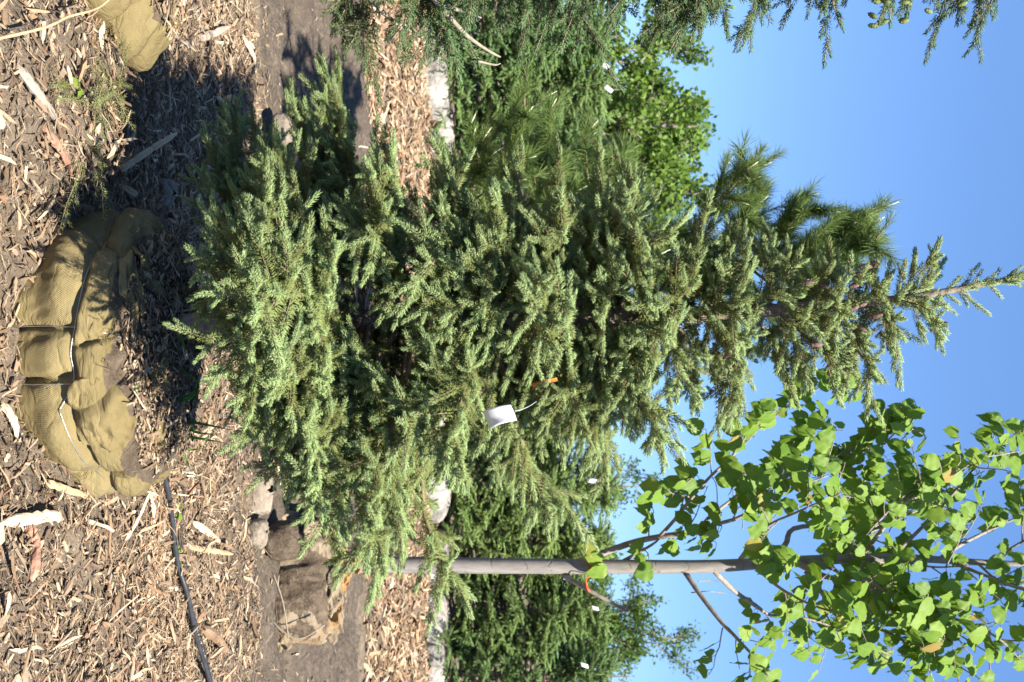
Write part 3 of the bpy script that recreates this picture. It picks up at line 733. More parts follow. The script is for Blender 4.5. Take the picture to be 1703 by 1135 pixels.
# ------------------------------------------------------------------ the spruce at the left edge
def left_spruce():
    r = np.random.default_rng(21); x0 = -1.36; y0 = 3.26
    root = thing('spruce_tree', (x0, y0, 0.05), 'dark spruce with green cones and bare lower twigs, cut by the frame edge', 'tree', 'balled spruce trees in the near row')
    tp = [(x0 + .02, y0, .3), (x0, y0, 1.0), (x0 + .02, y0, 2.0), (x0, y0, 3.0), (x0, y0, 3.9)]
    def prof(z, az):
        l = np.interp(z, [.9, 1.1, 1.5, 2.2, 2.7, 3.2, 3.9], [.36, .42, .37, .30, .28, .26, .06])
        return l if math.cos(az) > -.5 else l * .5
    wood, fol = conifer(tp, [.05, .045, .035, .02, .006], prof, lambda z: np.interp(z, [.9, 1.5, 3.8], [-8, 4, 30]), r, kinds(1.5, 60, 36, .0036, 300), 1.5, hb=.92, ht=3.8, step=.018, bare=.3, droop=.15, spacing=.036)
    # bare lower twigs
    for pts in ([(-40, 560), (0, 616), (28, 645), (45, 672), (62, 700), (66, 716)], [(-30, 700), (10, 745), (20, 778), (30, 800)], [(-20, 705), (48, 765), (70, 790), (88, 818), (95, 832)], [(45, 668), (60, 655), (68, 650)], [(40, 660), (50, 640)], [(102, 795), (108, 822), (106, 832)]):
        P = spline([at(U, V, 3.15 + .04 * i) for i, (U, V) in enumerate(pts)], 20); wood.add(*tube(P, np.linspace(.009, .003, 20) if len(pts) > 3 else np.linspace(.004, .002, 20), 6), mat=2)
    wood.build('trunk', [M['bark'], M['twig'], M['dead_twig']], root); fol.build('crown', [M['needle_blue'], M['twig']], root)
    cv, cf = cone_mesh(.032, .008, r); me = None; fv = np.concatenate([q[0] for q in fol.v])
    for (U, V) in [(18, 1442), (16, 1460), (36, 1478), (40, 1475), (10, 1537), (33, 1538), (36, 1545), (42, 1551), (22, 1556), (25, 1580), (3, 1488), (60, 1455)]:
        p = at(U, V, 3.1 + r.uniform(-.05, .15)); p = fv[np.argmin(((fv - p) ** 2).sum(1))] + np.array([0, -.004, -.004])
        if me is None: s = Soup(); s.add(cv, cf); c = me = s.build('cone', M['greencone'])
        else: c = me.copy(); S.collection.objects.link(c)
        c.parent = root; c.location = Vector(p) - Vector(root.location); c.rotation_euler = (r.normal(0, .3), r.normal(0, .3), r.uniform(0, 6))
    sp, surf = root_ball(x0, y0 - .08, -.06, .40, .46, .38, r, ring=.2, seed=9, soil_k=.70, creases=[(-60, .0, .4, .03, .5), (-30, .1, .42, .04, .8), (-10, .1, .42, .05, -1)], nth=240, ns=110)
    b = sp.build('root_ball', [M['burlap'], M['ballsoil']], root)
    ls = Soup(); top_litter(ls, x0, y0, .44, .36, sp, 1500, 78); l_ = ls.build('litter', M['chips'], b, smooth=False); l_['kind'] = 'stuff'
    return root
left_spruce()

# ------------------------------------------------------------------ white pine behind
def tuft_template(seed, n=120, nl=.098, w=.0024):
    r = np.random.default_rng(seed); V = []; Fq = []; T = []
    for i in range(n):
        az = r.uniform(0, 6.283); an = math.radians(abs(r.normal(34, 17))); d = nrm([math.sin(an) * math.cos(az), math.cos(an), math.sin(an) * math.sin(az)])
        L = nl * r.uniform(.7, 1.1); b = np.array([0, r.uniform(-.14, .03), 0]); sd = nrm(np.cross(d, r.normal(0, 1, 3))) * w * .5
        m = b + d * L * .55; e = b + d * L - Z3 * .012; q = len(V)
        V += [b - sd * .6, b + sd * .6, m + sd, m - sd, e]; Fq += [[q, q + 1, q + 2, q + 3], [q + 3, q + 2, q + 4, q + 4]]; T += [0, 0, .1, .1, .2]
    f = np.array(Fq); V = np.array(V)
    # turn degenerate quads into thin tips
    T = list(T)
    V = list(V)
    for k in range(len(f)):
        if f[k][2] == f[k][3]: V.append(V[f[k][2]] + np.array([1e-4, 0, 0])); T.append(.2); f[k][3] = len(V) - 1
    q = len(V); V += [np.array(p) for p in ((-.003, -.08, 0), (.003, -.08, 0), (.002, .01, 0), (-.002, .01, 0))]; T += [0] * 4
    f = np.concatenate([f, [[q, q + 1, q + 2, q + 3]]]); mi = np.zeros(len(f), int); mi[-1] = 1
    return np.array(V), f, mi, np.array(T)

def pine():
    r = np.random.default_rng(31); y0 = 5.7
    root = thing('pine_tree', tuple(at(430, 430, y0)), 'soft long-needled white pine with pale candles, behind the middle spruce', 'tree')
    fo = Foliage({'tuft': [tuft_template(400 + i) for i in range(5)]}); wood = Soup(); fol = Soup(); can = Soup()
    tp = spline([at(430, 500, y0), at(430, 800, y0), at(440, 1150, y0), at(430, 1330, y0), at(420, 1400, y0)], 30); wood.add(*tube(tp, np.linspace(.05, .012, 30), 8))
    def put(P, D, tone):
        fo.put('tuft', P, D, nrm(r.normal(0, 1, 3)), r.uniform(.8, 1.1), tone)
        if r.random() < .22:
            d = nrm(D + Z3 * .5); Q = P + np.outer(np.linspace(0, .075, 4), d); can.add(*tube(Q, [.003, .0042, .0035, .0015], 5))
    def branch(P, D, L, depth, tone):
        n = max(4, int(L / .1)); pts = [P]; d = nrm(D)
        for i in range(n): d = nrm(d + Z3 * .06 + r.normal(0, .08, 3)); pts.append(pts[-1] + d * L / n)
        pts = np.array(pts); wood.add(*tube(pts, np.linspace(.004 + .012 * L, .004, len(pts)), 5, cap=False), mat=1)
        for i in range(1, len(pts)):
            dd = nrm(pts[i] - pts[i - 1])
            if i > len(pts) * .35:
                if depth > 0:
                    for q in (-1, 1):
                        if r.random() < .7: s = nrm(np.cross(dd, Z3)); branch(pts[i], nrm(dd * .7 + s * q * r.uniform(.4, .9) + r.normal(0, .2, 3)), L * r.uniform(.25, .4), depth - 1, tone)
                else: 
                    if r.random() < .6: put(pts[i] - dd * .03, nrm(dd + r.normal(0, .3, 3)), tone + r.normal(0, .08))
        put(pts[-1], dd, tone + .1)
    h = 0.9
    while h < 2.95:
        base = np.array([np.interp(h, tp[:, 2], tp[:, k]) for k in range(3)])
        for k in range(5):
            az = r.uniform(0, 6.283); L = np.interp(h, [.9, 1.3, 1.6, 1.85, 2.3, 2.55, 3.1], [.66, .72, .52, .24, .24, .42, .2]) * r.uniform(.75, 1.1)
            branch(base, nrm([math.cos(az), math.sin(az), r.uniform(.15, .5) + .12 * h]), L, 1, r.uniform(.25, .6))
        h += .17
    # tops seen against the sky
    for (U0, V0, U1, V1) in [(430, 1330, 352, 1420), (420, 1380, 388, 1425), (440, 1120, 290, 1195), (400, 1150, 262, 1215), (430, 1250, 340, 1330), (460, 1150, 572, 1190), (440, 1200, 330, 1235), (420, 1100, 300, 1010), (400, 1000, 270, 940), (420, 900, 230, 850), (400, 850, 190, 790), (420, 760, 225, 750)]:
        for dy in (-.15, .12):
            a = at(U0, V0, y0); b = at(U1, V1 + r.uniform(-15, 15), y0 + dy + r.uniform(-.15, .15)); branch(a, b - a, np.linalg.norm(b - a), 1, r.uniform(.35, .6))
    fo.flush(fol, r)
    wood.build('trunk', [M['bark'], M['twig']], root); fol.build('crown', [M['pine'], M['twig']], root); can.build('candle', M['candle'], root)['kind'] = 'stuff'
    sp, _ = root_ball(tp[0][0], y0, -.08, .24, .30, .28, r, ring=.12, seed=14, nth=120, ns=60); sp.build('root_ball', [M['oldburlap'], M['ballsoil']], root)
pine()

# ------------------------------------------------------------------ linden
def leaf_template(seed):
    r = np.random.default_rng(seed); n = 13; t = np.linspace(0, 1, n)
    yy = np.concatenate([[-.075, -.06], np.linspace(-.01, .93, n - 3) ** 1.0, [1.04]])
    wl = np.interp(yy, [-.075, -.06, -.01, .08, .2, .32, .45, .58, .70, .80, .88, .94, 1.04], [.10, .24, .36, .44, .485, .50, .48, .43, .345, .25, .155, .075, .0]) * r.uniform(.92, 1.08)
    fold = r.uniform(.02, .16); curl = r.uniform(.10, .55); skew = r.uniform(-.07, .07); ripple = r.uniform(.015, .04); dome = r.uniform(.1, .5); ph = r.uniform(0, 6)
    cols = [-1, -.68, -.34, 0, .34, .68, 1]; V = []; UV = []
    for i in range(n):
        for c in cols:
            w_ = wl[i] * (1 + skew * np.sign(c)) * c * (1 + (.03 * (-1) ** i if abs(c) == 1 else 0)); y = yy[i] + (.075 * (1 - abs(c)) if yy[i] < -.0 else 0)
            z = fold * abs(w_) - curl * (y ** 2) * .5 - dome * w_ ** 2 + ripple * math.sin(i * 1.3 + c * 2.5 + ph) * abs(c)
            V.append((w_, y, z)); UV.append((w_, yy[i], 0))
    m = len(cols); F_ = [(i * m + j, i * m + j + 1, (i + 1) * m + j + 1, (i + 1) * m + j) for i in range(n - 1) for j in range(m - 1)]
    return np.array(V), np.array(F_), np.array(UV)
LEAVES = [leaf_template(500 + i) for i in range(10)]

def put_leaves(soup, items, r):
    it = np.array(items, float); var = r.integers(0, len(LEAVES), len(it))
    for k, (v, f, uv) in enumerate(LEAVES):
        q = it[var == k]
        if not len(q): continue
        A = nrm(q[:, 3:6]); N = q[:, 6:9]; sd = nrm(np.cross(A, N)); N = np.cross(sd, A); sc = q[:, 9][:, None, None]
        vv = q[:, None, 0:3] + sc * (v[None, :, 0:1] * sd[:, None] + v[None, :, 1:2] * A[:, None] + v[None, :, 2:3] * N[:, None])
        n = len(v); ff = (f[None] + (np.arange(len(q)) * n)[:, None, None]).reshape(-1, 4)
        soup.add(vv.reshape(-1, 3), ff, 0, np.repeat(q[:, 10], n), np.tile(uv, (len(q), 1)))

def linden():
    r = np.random.default_rng(41); y0 = 6.2
    base = at(938, 555, y0)
    root = thing('linden_tree', tuple(base), 'young linden with smooth grey trunk and bright heart-shaped leaves, right of the spruce', 'tree')
    wood = Soup(); items = []; tw = Soup()
    P = lambda a: [at(U, V, y0 + (dy[0] if dy else 0)) for (U, V, *dy) in a]
    trunk = spline(P([(937, 540), (940, 700), (942, 900), (943, 1050), (942, 1180), (934, 1320), (928, 1450), (929, 1520), (936, 1640), (940, 1780), (935, 1950)]), 70)
    rad = np.interp(trunk[:, 2], [.3, .38, .6, 1.5, 2.3, 3.2, 4.2, 5.3], [.062, .054, .049, .045, .040, .029, .016, .006])
    wood.add(*tube(trunk, rad, 20, .03, r))
    limbs = [
        (.021, P([(936, 960), (905, 1045), (893, 1096, -.1), (885, 1154, -.2), (876, 1175, -.25), (860, 1232, -.35), (830, 1268, -.4), (812, 1320, -.45), (790, 1380, -.5)]), .25),
        (.011, P([(893, 1096, -.1), (867, 1120, -.2), (830, 1149, -.3), (791, 1183, -.4), (762, 1215, -.45), (725, 1241, -.5), (717, 1252, -.5), (670, 1320, -.6), (625, 1400, -.7)]), .12),
        (.012, P([(881, 1167, -.2), (862, 1178, -.15), (833, 1215, -.05), (814, 1241, 0), (796, 1294, .1), (780, 1347, .15), (745, 1420, .2), (700, 1510, .25)]), .2),
        (.012, P([(936, 1032, .05), (907, 1083, -.05), (893, 1100, -.1)]), 2),
        (.017, P([(950, 1138), (990, 1165, -.1), (1033, 1198, -.2), (1057, 1221, -.25), (1093, 1255, -.3), (1132, 1295, -.4), (1200, 1360, -.5)]), .38),
        (.016, P([(950, 1188), (983, 1221, .15), (1006, 1255, .2), (1024, 1284, .25), (1030, 1345, .3), (1050, 1400, .4), (1090, 1480, .5)]), .3),
        (.020, P([(930, 1280), (906, 1306, .1), (878, 1324, .2), (871, 1420, .3), (850, 1470, .3), (820, 1530, .3), (780, 1600, .3)]), .35),
        (.020, P([(934, 1320), (960, 1376, -.2), (963, 1433, -.3), (1000, 1500, -.4), (1040, 1580, -.5)]), .3),
        (.016, P([(950, 1340), (1015, 1393, -.1), (1045, 1460, -.1), (1080, 1533, -.15), (1110, 1600, -.2)]), .3),
        (.014, P([(930, 1430), (890, 1460, -.3), (840, 1502, -.4), (814, 1550, -.4), (760, 1630, -.5)]), .3),
        (.013, P([(932, 1559), (905, 1600, .2), (880, 1650, .3), (862, 1690, .3), (830, 1760, .3)]), .25),
        (.012, P([(938, 1590), (958, 1640, -.2), (978, 1699, -.3), (1000, 1790, -.4)]), .25),
        (.012, P([(930, 1480), (850, 1560, .1), (760, 1640, 0), (720, 1710, 0)]), .3),
        (.010, P([(930, 1230), (880, 1270, -.5), (850, 1330, -.8), (820, 1400, -1.0)]), .3),
        (.010, P([(938, 1250), (980, 1300, -.5), (1010, 1360, -.8), (1030, 1440, -1.0)]), .3),
        (.010, P([(935, 1350), (900, 1420, .6), (860, 1500, 1.0), (830, 1580, 1.2)]), .3),
        (.010, P([(935, 1400), (960, 1480, .6), (1010, 1560, 1.0)]), .3),
        (.010, P([(870, 1430, .3), (790, 1440, .2), (740, 1470, .2), (690, 1520, .2)]), .2),
        (.010, P([(1000, 1500, -.4), (1050, 1640, -.5), (1100, 1700, -.5)]), .1),
        (.010, P([(833, 1215, -.05), (790, 1300, 0), (740, 1330, 0), (700, 1370, 0)]), .3),
    ]
    for k in range(13):                                       # short leafy limbs all round the upper trunk
        z = r.uniform(2.75, 5.0); az = r.uniform(0, 6.283); b_ = np.array([np.interp(z, trunk[:, 2], trunk[:, q]) for q in range(3)]); L = r.uniform(.35, .8)
        d_ = np.array([math.cos(az) * .8, math.sin(az) * .8 - .25, r.uniform(.25, .9)]); limbs.append((.008, np.array([b_, b_ + d_ * L * .5 + r.normal(0, .03, 3), b_ + d_ * L + Z3 * .05]), .25))
    def leafy(pts, lsc=1.0, start=.15):
        d = np.linalg.norm(np.diff(pts, axis=0), axis=1); cum = np.concatenate([[0], np.cumsum(d)]); s = start * cum[-1]; q = 1
        while s < cum[-1] + .01:
            p = np.array([np.interp(s, cum, pts[:, k]) for k in range(3)]); i = min(len(pts) - 2, int(np.searchsorted(cum, s)) - 1); i = max(i, 0)
            D = nrm(pts[i + 1] - pts[i]); sd = nrm(np.cross(D, Z3) + 1e-6); q = -q
            out = nrm(D * .5 + sd * q * .8 + r.normal(0, .25, 3)); pet = .03 * r.uniform(.6, 1.6)
            b = p + out * pet - Z3 * .012
            A = nrm(-Z3 * r.uniform(.5, 1.2) + out * r.uniform(.4, .9) + r.normal(0, .2, 3)); N = nrm(Z3 * .35 + SUN * .8 + np.array([0, -.3, 0]) + r.normal(0, .36, 3) + out * .15)
            tone = np.clip(r.normal(.45, .2), 0, .82)
            if r.random() < .025: tone = r.uniform(.88, 1)
            items.append((*b, *A, *N, lsc * r.uniform(.058, .108), tone))
            tw.add(*tube(np.array([p, (p + b) / 2 - Z3 * -.004, b]), .0018, 4, cap=False))
            s += .040 * r.uniform(.7, 1.3)
    for (r0, pts, start) in limbs:
        pts = spline(pts, 26); n = len(pts); wood.add(*tube(pts, np.linspace(r0, .0035, n), 8, .05, r), mat=1)
        if start > 1: continue
        d = np.linalg.norm(np.diff(pts, axis=0), axis=1); cum = np.concatenate([[0], np.cumsum(d)]); s = start * cum[-1]; q = 1
        while s < cum[-1]:
            p = np.array([np.interp(s, cum, pts[:, k]) for k in range(3)]); i = max(0, min(n - 2, int(np.searchsorted(cum, s)) - 1)); D = nrm(pts[i + 1] - pts[i])
            az = r.uniform(0, 6.283); sd = nrm(np.cross(D, Z3)); up = np.cross(sd, D); q = -q
            dd = nrm(D * .55 + sd * q * r.uniform(.4, 1) + up * r.normal(0, .6) + Z3 * .1)
            L = r.uniform(.14, .38); m = 6; tt = np.linspace(0, 1, m)
            tp = p + np.outer(tt * L, dd) + np.outer(tt ** 2, -Z3 * .05 * r.random()) + np.cumsum(r.normal(0, .006, (m, 3)), 0)
            tw.add(*tube(tp, np.linspace(.0045, .0018, m), 5, cap=False)); leafy(tp, 1.0, .25)
            s += r.uniform(.065, .115)
        leafy(pts[-9:], 1.0, .1)
    # pruned stub and bare side twigs
    wood.add(*tube(spline(P([(955, 935), (968, 955, -.05), (982, 980, -.1), (1000, 1012, -.12), (1018, 1043, -.15)]), 14), np.linspace(.016, .010, 14), 8, .08, r), mat=1)
    for a in ([(925, 1118), (918, 1117), (913, 1121)], [(967, 1162, -.1), (966, 1180), (968, 1200)], [(986, 1150), (984, 1180, -.1), (988, 1215, .1)], [(1057, 1224, -.25), (1080, 1224, -.25), (1113, 1230, -.25)], [(880, 1235, -.3), (865, 1236, -.3), (795, 1235, -.3)], [(795, 1228, 0), (786, 1235), (790, 1248)], [(880, 1185, -.2), (860, 1192, -.2), (812, 1192, -.3), (793, 1184, -.35)]):
        tw.add(*tube(spline(P(a), 10), np.linspace(.004, .002, 10), 5))
    # a few leaves low on the trunk
    for (U, V, t) in [(915, 987, .93), (932, 993, .8), (948, 1000, .75), (951, 994, .6)]:
        b = at(U, V + 8, y0 - .1); items.append((*b, *nrm([r.normal(0, .3), -.3, -1]), *nrm(Z3 * .4 + SUN + r.normal(0, .2, 3)), .10, t))
    wood.build('trunk', [M['lbark'], M['ltwig']], root)
    tw.build('twigs', M['ltwig'], root)
    ls = Soup(); put_leaves(ls, items, r); ls.build('crown', M['leaf'], root)
    # red tape round the trunk and the stub
    s = Soup(); a = np.linspace(0, 2 * math.pi, 25); c = at(943, 983, y0)
    s.add(*tube(np.stack([c[0] + .052 * np.cos(a), c[1] + .052 * np.sin(a), c[2] + .006 * np.sin(2 * a)], -1), .011, 6)); c2 = at(978, 977, y0 - .1)
    s.add(*tube(np.stack([c2[0] + .02 * np.cos(a), c2[1] + .02 * np.sin(a), c2[2] + .012 * np.cos(a)], -1), .007, 6))
    s.add(*tube(spline([c + np.array([.045, -.04, 0]), (c + c2) / 2 - Z3 * .02 + np.array([0, -.05, 0]), c2], 12), .004, 5))
    t = s.build('flagging_tape', M['redtape']); tag(t, 'red flagging tape tied round the grey linden trunk and its cut stub', 'ribbon')
    # ball
    sp, surf = root_ball(1.44, 6.2, -.08, .30, .37, .32, r, ring=None, seed=23, bump=.035, soil_front=True, soil_k=.55, nth=220, ns=100,
                         creases=[(-60, .1, .4, .03, .5), (-100, .1, .4, .03, -.5), (-20, .0, .35, .04, .3)])
    b = sp.build('root_ball', [M['oldburlap'], M['ballsoil']], root)
    fs = Soup()
    for (U, V, y, ux, uy, un, w_, h_, cu, sd) in [(905, 535, 5.95, [1, .2, .2], [0, .5, .9], [-.2, -.9, .5], .14, .09, .05, 1), (1045, 548, 6.05, [.8, .4, .1], [-.2, .5, .9], [.5, -.7, .5], .13, .10, .06, 2), (1068, 470, 5.98, [1, .3, 0], [0, .4, .9], [.4, -.8, .4], .07, .06, .05, 3),
                                                  (985, 562, 5.98, [1, 0, -.1], [0, .6, .6], [0, -.7, .7], .16, .05, .04, 4), (870, 480, 6.0, [.9, -.3, .1], [0, .4, .9], [-.4, -.8, .4], .08, .10, .04, 5)]:
        v, f, uv = flap(at(U, V, y), nrm(ux), nrm(uy), nrm(un), w_, h_, cu, sd, fold=.03); fs.add(v, f, 0, .5, uv)
    fs.build('burlap_flap', M['oldburlap'], b)
    fs = Soup()
    for (U, V, y, ux, uy, un, w_, h_, cu, sd) in [(918, 562, 6.1, [1, .2, .3], [-.2, .3, .9], [-.4, -.8, .4], .09, .07, .06, 6), (968, 575, 6.12, [1, -.2, -.2], [.1, .4, .9], [.3, -.8, .5], .09, .05, .05, 7), (1025, 558, 6.0, [1, .2, -.3], [0, .5, .8], [.3, -.8, .5], .10, .04, .04, 8), (938, 590, 6.13, [1, 0, .1], [0, .2, 1], [0, -1, .2], .06, .05, .03, 9)]:
        v, f, uv = flap(at(U, V, y), nrm(ux), nrm(uy), nrm(un), w_, h_, cu, sd, fold=.03); fs.add(v, f, 0, .5, uv)
    fs.build('stained_cloth', M['rustburlap'], b)
    rs = Soup()
    for a in ([(1010, 440), (1030, 452), (1050, 470), (1062, 500), (1040, 540)], [(985, 437), (1010, 450), (1040, 448)], [(955, 455), (1000, 470), (1060, 480)]):
        rs.add(*tube(spline([at(U, V, 5.82) for (U, V) in a], 24), .004, 5))
    rs.build('twine', M['dead_twig'], b)
linden()

# ------------------------------------------------------------------ far row of spruces with white wrapped balls
def far_spruce_proto(seed, H=2.2):
    r = np.random.default_rng(seed)
    tp = [(0, 0, 0), (.01, 0, .8), (0, .02, 1.6), (.02, 0, H), (.02, 0, H + .35)]
    def prof(z, az): return np.interp(z, [.2, .45, 1.0, 1.6, H - .1, H + .2], [.50, .68, .70, .52, .22, .06])
    kd = kinds(2.2, 46, 36, .0075, seed, 3)
    wood, fol = conifer(tp, [.05, .04, .025, .010, .005], prof, lambda z: np.interp(z, [.2, 1, H], [-4, 10, 34]), r, kd, 2.2, hb=.22, ht=H + .02, step=.022, bare=.4, droop=.12, spacing=.036, tone0=.42, sag=.2, vary=(.5, 1.15))
    return wood, fol, r

def wrap_ball(r, seed):
    sp, _ = root_ball(0, -.40, -.10, .27, .42, .27, r, ring=None, seed=seed, bump=.035, soil_k=-1, nth=110, ns=60, creases=[(-90, 0, .4, .05, .4), (-60, 0, .4, .05, -.5), (-120, 0, .4, .06, .7), (-40, 0, .4, .05, 0)]); return sp
FAR = [('dark bluish spruce between the linden trunk and the frame-edge spruce, in the far row', 1015, 13.1, 0, 1.0), ('bluish spruce at the frame edge in the far row, beyond the linden ball', 1118, 12.9, 1, 1.0),
       ('bluish spruce just left of the linden trunk in the far row', 905, 13.3, 1, .98), ('far-row spruce half hidden by the middle spruce, near the sparse thin tree', 805, 13.2, 0, 1.06),
       ('dark spruce with two white tags, in the far row below the poplar', 150, 13.2, 1, .98), ('dark far-row spruce beside the pine, left of the middle spruce', 245, 13.5, 0, .95), ('dark far-row spruce behind the cone-bearing left spruce', 62, 13.0, 0, 1.0),
       ('far-row spruce seen only through the left half of the middle spruce', 395, 13.4, 1, 1.0), ('far-row spruce directly behind the trunk of the middle spruce', 545, 13.4, 0, 1.05), ('far-row spruce seen through the right half of the middle spruce', 690, 13.3, 1, .97)]
protos = {}
for i, (lab, U, y, k, sc) in enumerate(FAR):
    p = at(U, 700, y); p[2] = float(height(p[0], p[1]))
    if k not in protos:
        wood, fol, r_ = far_spruce_proto(600 + k * 7, 2.15 + .15 * k)
        root = thing('spruce_tree', (0, 0, 0), lab, 'tree', 'far row of spruces with white wrapped balls')
        wood.build('trunk', [M['bark'], M['twig']], root); fol.build('crown', [M['needle_far'], M['twig']], root); wrap_ball(r_, 40 + k).build('root_ball', M['whitewrap'], root)
        protos[k] = root
    else:
        root = copy_tree(protos[k]); root['label'] = lab
    root.location = p; root.scale = (sc, sc, sc * .94); root.rotation_euler = (0, 0, [.2, -.25, .35, -.1, .15, -.3, .3, .5, -.6, .1][i])

# ------------------------------------------------------------------ broad-leaved trees beyond
def small_leaf(n_per=5, size=.09, seed=0, narrow=.7):
    r = np.random.default_rng(seed); out = []
    for k in range(4):
        V = []; Fq = []; T = []
        for i in range(n_per):
            c = r.normal(0, size * .75, 3); A = nrm(r.normal(0, 1, 3) - Z3 * .5); sd = nrm(np.cross(A, nrm(r.normal(0, 1, 3) + Z3))); N = np.cross(sd, A); s = size * r.uniform(.7, 1.2); q = len(V)
            V += [c, c + A * s * .45 + sd * s * .5 * narrow + N * s * .08, c + A * s, c + A * s * .45 - sd * s * .5 * narrow + N * s * .08]; Fq.append([q, q + 1, q + 2, q + 3]); T += [r.normal(0, .12)] * 4
        out.append((np.array(V), np.array(Fq), np.zeros(len(Fq), int), np.array(T)))
    return out

def broadleaf(name, lab, base, H, stems, spread, r, mat, size, dens, narrow=.7, hb=.25, droop=0.0, twigl=.5, leaf_step=.1, rk=1.0):
    root = thing(name, tuple(base), lab, 'tree'); wood = Soup(); fol = Soup(); fo = Foliage({'l': small_leaf(7, size, int(size * 1000) + 7, narrow)})
    base = np.asarray(base, float)
    def grow(P, D, L, rad, depth):
        n = 7; pts = [P]; d = nrm(D)
        for i in range(n): d = nrm(d + r.normal(0, .10, 3) + Z3 * (.05 - droop * (i / n) * (2 - depth))); pts.append(pts[-1] + d * L / n)
        pts = np.array(pts); wood.add(*tube(pts, np.linspace(rad, rad * .35, len(pts)), 5, cap=False))
        if depth == 0:
            m = max(2, int(L / leaf_step))
            for j in range(m):
                u = (j + 1) / m * (len(pts) - 1); i = min(int(u), len(pts) - 2); q = pts[i] + (pts[i + 1] - pts[i]) * (u - i)
                fo.put('l', q, nrm(r.normal(0, 1, 3)), nrm(r.normal(0, 1, 3)), r.uniform(.8, 1.2), np.clip(r.normal(.5, .18), 0, 1))
            return
        k = int(dens * (1.0 if depth == 1 else .8) * 8)
        for j in range(k):
            u = r.uniform(hb if depth == 2 else .15, 1) * (len(pts) - 1); i = min(int(u), len(pts) - 2); q = pts[i] + (pts[i + 1] - pts[i]) * (u - i)
            s = nrm(np.cross(nrm(pts[i + 1] - pts[i]), nrm(r.normal(0, 1, 3)))); grow(q, nrm(nrm(pts[i + 1] - pts[i]) * .6 + s * spread + Z3 * .15), L * (twigl if depth == 2 else .45) * r.uniform(.6, 1.1) * (1.15 - .6 * u / (len(pts) - 1)), rad * .45, depth - 1)
    for sxx in stems: grow(base + np.array([sxx[0] * .15, sxx[1] * .15, 0]), nrm([sxx[0], sxx[1], 1]), H * sxx[2], (.018 + .008 * H) * rk, 2)
    fo.flush(fol, r)
    wood.build('trunk', M['dead_twig'], root); fol.build('crown', mat, root); return root
r5 = np.random.default_rng(55)
def gb(U, y): q = at(U, 800, y); q[2] = 0; return q
broadleaf('poplar_tree', 'bright green small-leaved poplar behind the dark far spruces, its edge against the sky', gb(175, 17), 3.7, [(-.1, 0, 1), (.1, .1, .95), (.25, 0, .9), (-.25, .1, .95)], 1.0, r5, M['far_leaf'], .10, 1.7, twigl=.42)
broadleaf('poplar_tree', 'bright green small-leaved poplar showing left of the pine and behind the middle spruce', gb(300, 17.5), 4.0, [(-.25, 0, 1), (-.05, .1, .95), (.15, 0, .95), (.4, 0, .9)], 1.0, r5, M['far_leaf'], .10, 1.7, twigl=.42)
broadleaf('poplar_tree', 'bright green small-leaved poplar mostly hidden behind the cone-bearing left spruce', gb(60, 17), 3.6, [(-.1, 0, 1), (.15, .1, .95), (.3, 0, .9)], 1.0, r5, M['far_leaf'], .10, 1.7, twigl=.42)
broadleaf('willow_tree', 'feathery green willow far off right of the linden trunk, low against the sky', gb(1045, 28), 4.7, [(-.15, 0, 1), (.1, .1, .9), (.28, 0, .75), (-.3, 0, .8)], .9, r5, M['willow_leaf'], .13, 1.6, narrow=.4, twigl=.4)
broadleaf('broadleaf_bush', 'rounded green bush far behind the linden trunk', gb(945, 26), 2.75, [(-.3, 0, 1), (.3, .1, .9), (0, 0, 1)], 1.0, r5, M['willow_leaf'], .13, 1.3, narrow=.6, twigl=.4)
broadleaf('sapling_tree', 'thin sparse sapling with few drooping leafy twigs, between the middle spruce and the linden trunk', gb(805, 15.5), 2.95, [(.06, 0, 1), (-.06, 0, .95), (.02, .03, .9)], 1.0, r5, M['willow_leaf'], .06, .7, narrow=.45, hb=.72, droop=.02, twigl=.24, leaf_step=.12, rk=.4)

# ------------------------------------------------------------------ tags and ribbons
def tag_mesh(p, ux, uy, w, h, bend=.1):
    n = 10; a, b = np.meshgrid(np.linspace(-.5, .5, n), np.linspace(-.5, .5, n)); un = nrm(np.cross(ux, uy)); ux = nrm(ux); uy = nrm(uy)
    N = bend * w * (a ** 2 * 2 - .3 * np.abs(b - .1)); P = np.asarray(p) + (a * w)[..., None] * ux + (b * h * (1 - .12 * a))[..., None] * uy + N[..., None] * un
    Q = P - un * .0012; i = np.arange(n - 1)[:, None] * n; j = np.arange(n - 1)[None]; f = np.stack([i + j, i + j + 1, i + n + j + 1, i + n + j], -1).reshape(-1, 4); m = n * n
    per = np.concatenate([np.arange(n), np.arange(1, n) * n + n - 1, (n - 1) * n + np.arange(n - 2, -1, -1), np.arange(n - 2, 0, -1) * n]); p2 = np.roll(per, -1)
    return np.concatenate([P.reshape(-1, 3), Q.reshape(-1, 3)]), np.concatenate([f, f[:, ::-1] + m, np.stack([per, per + m, p2 + m, p2], -1)])

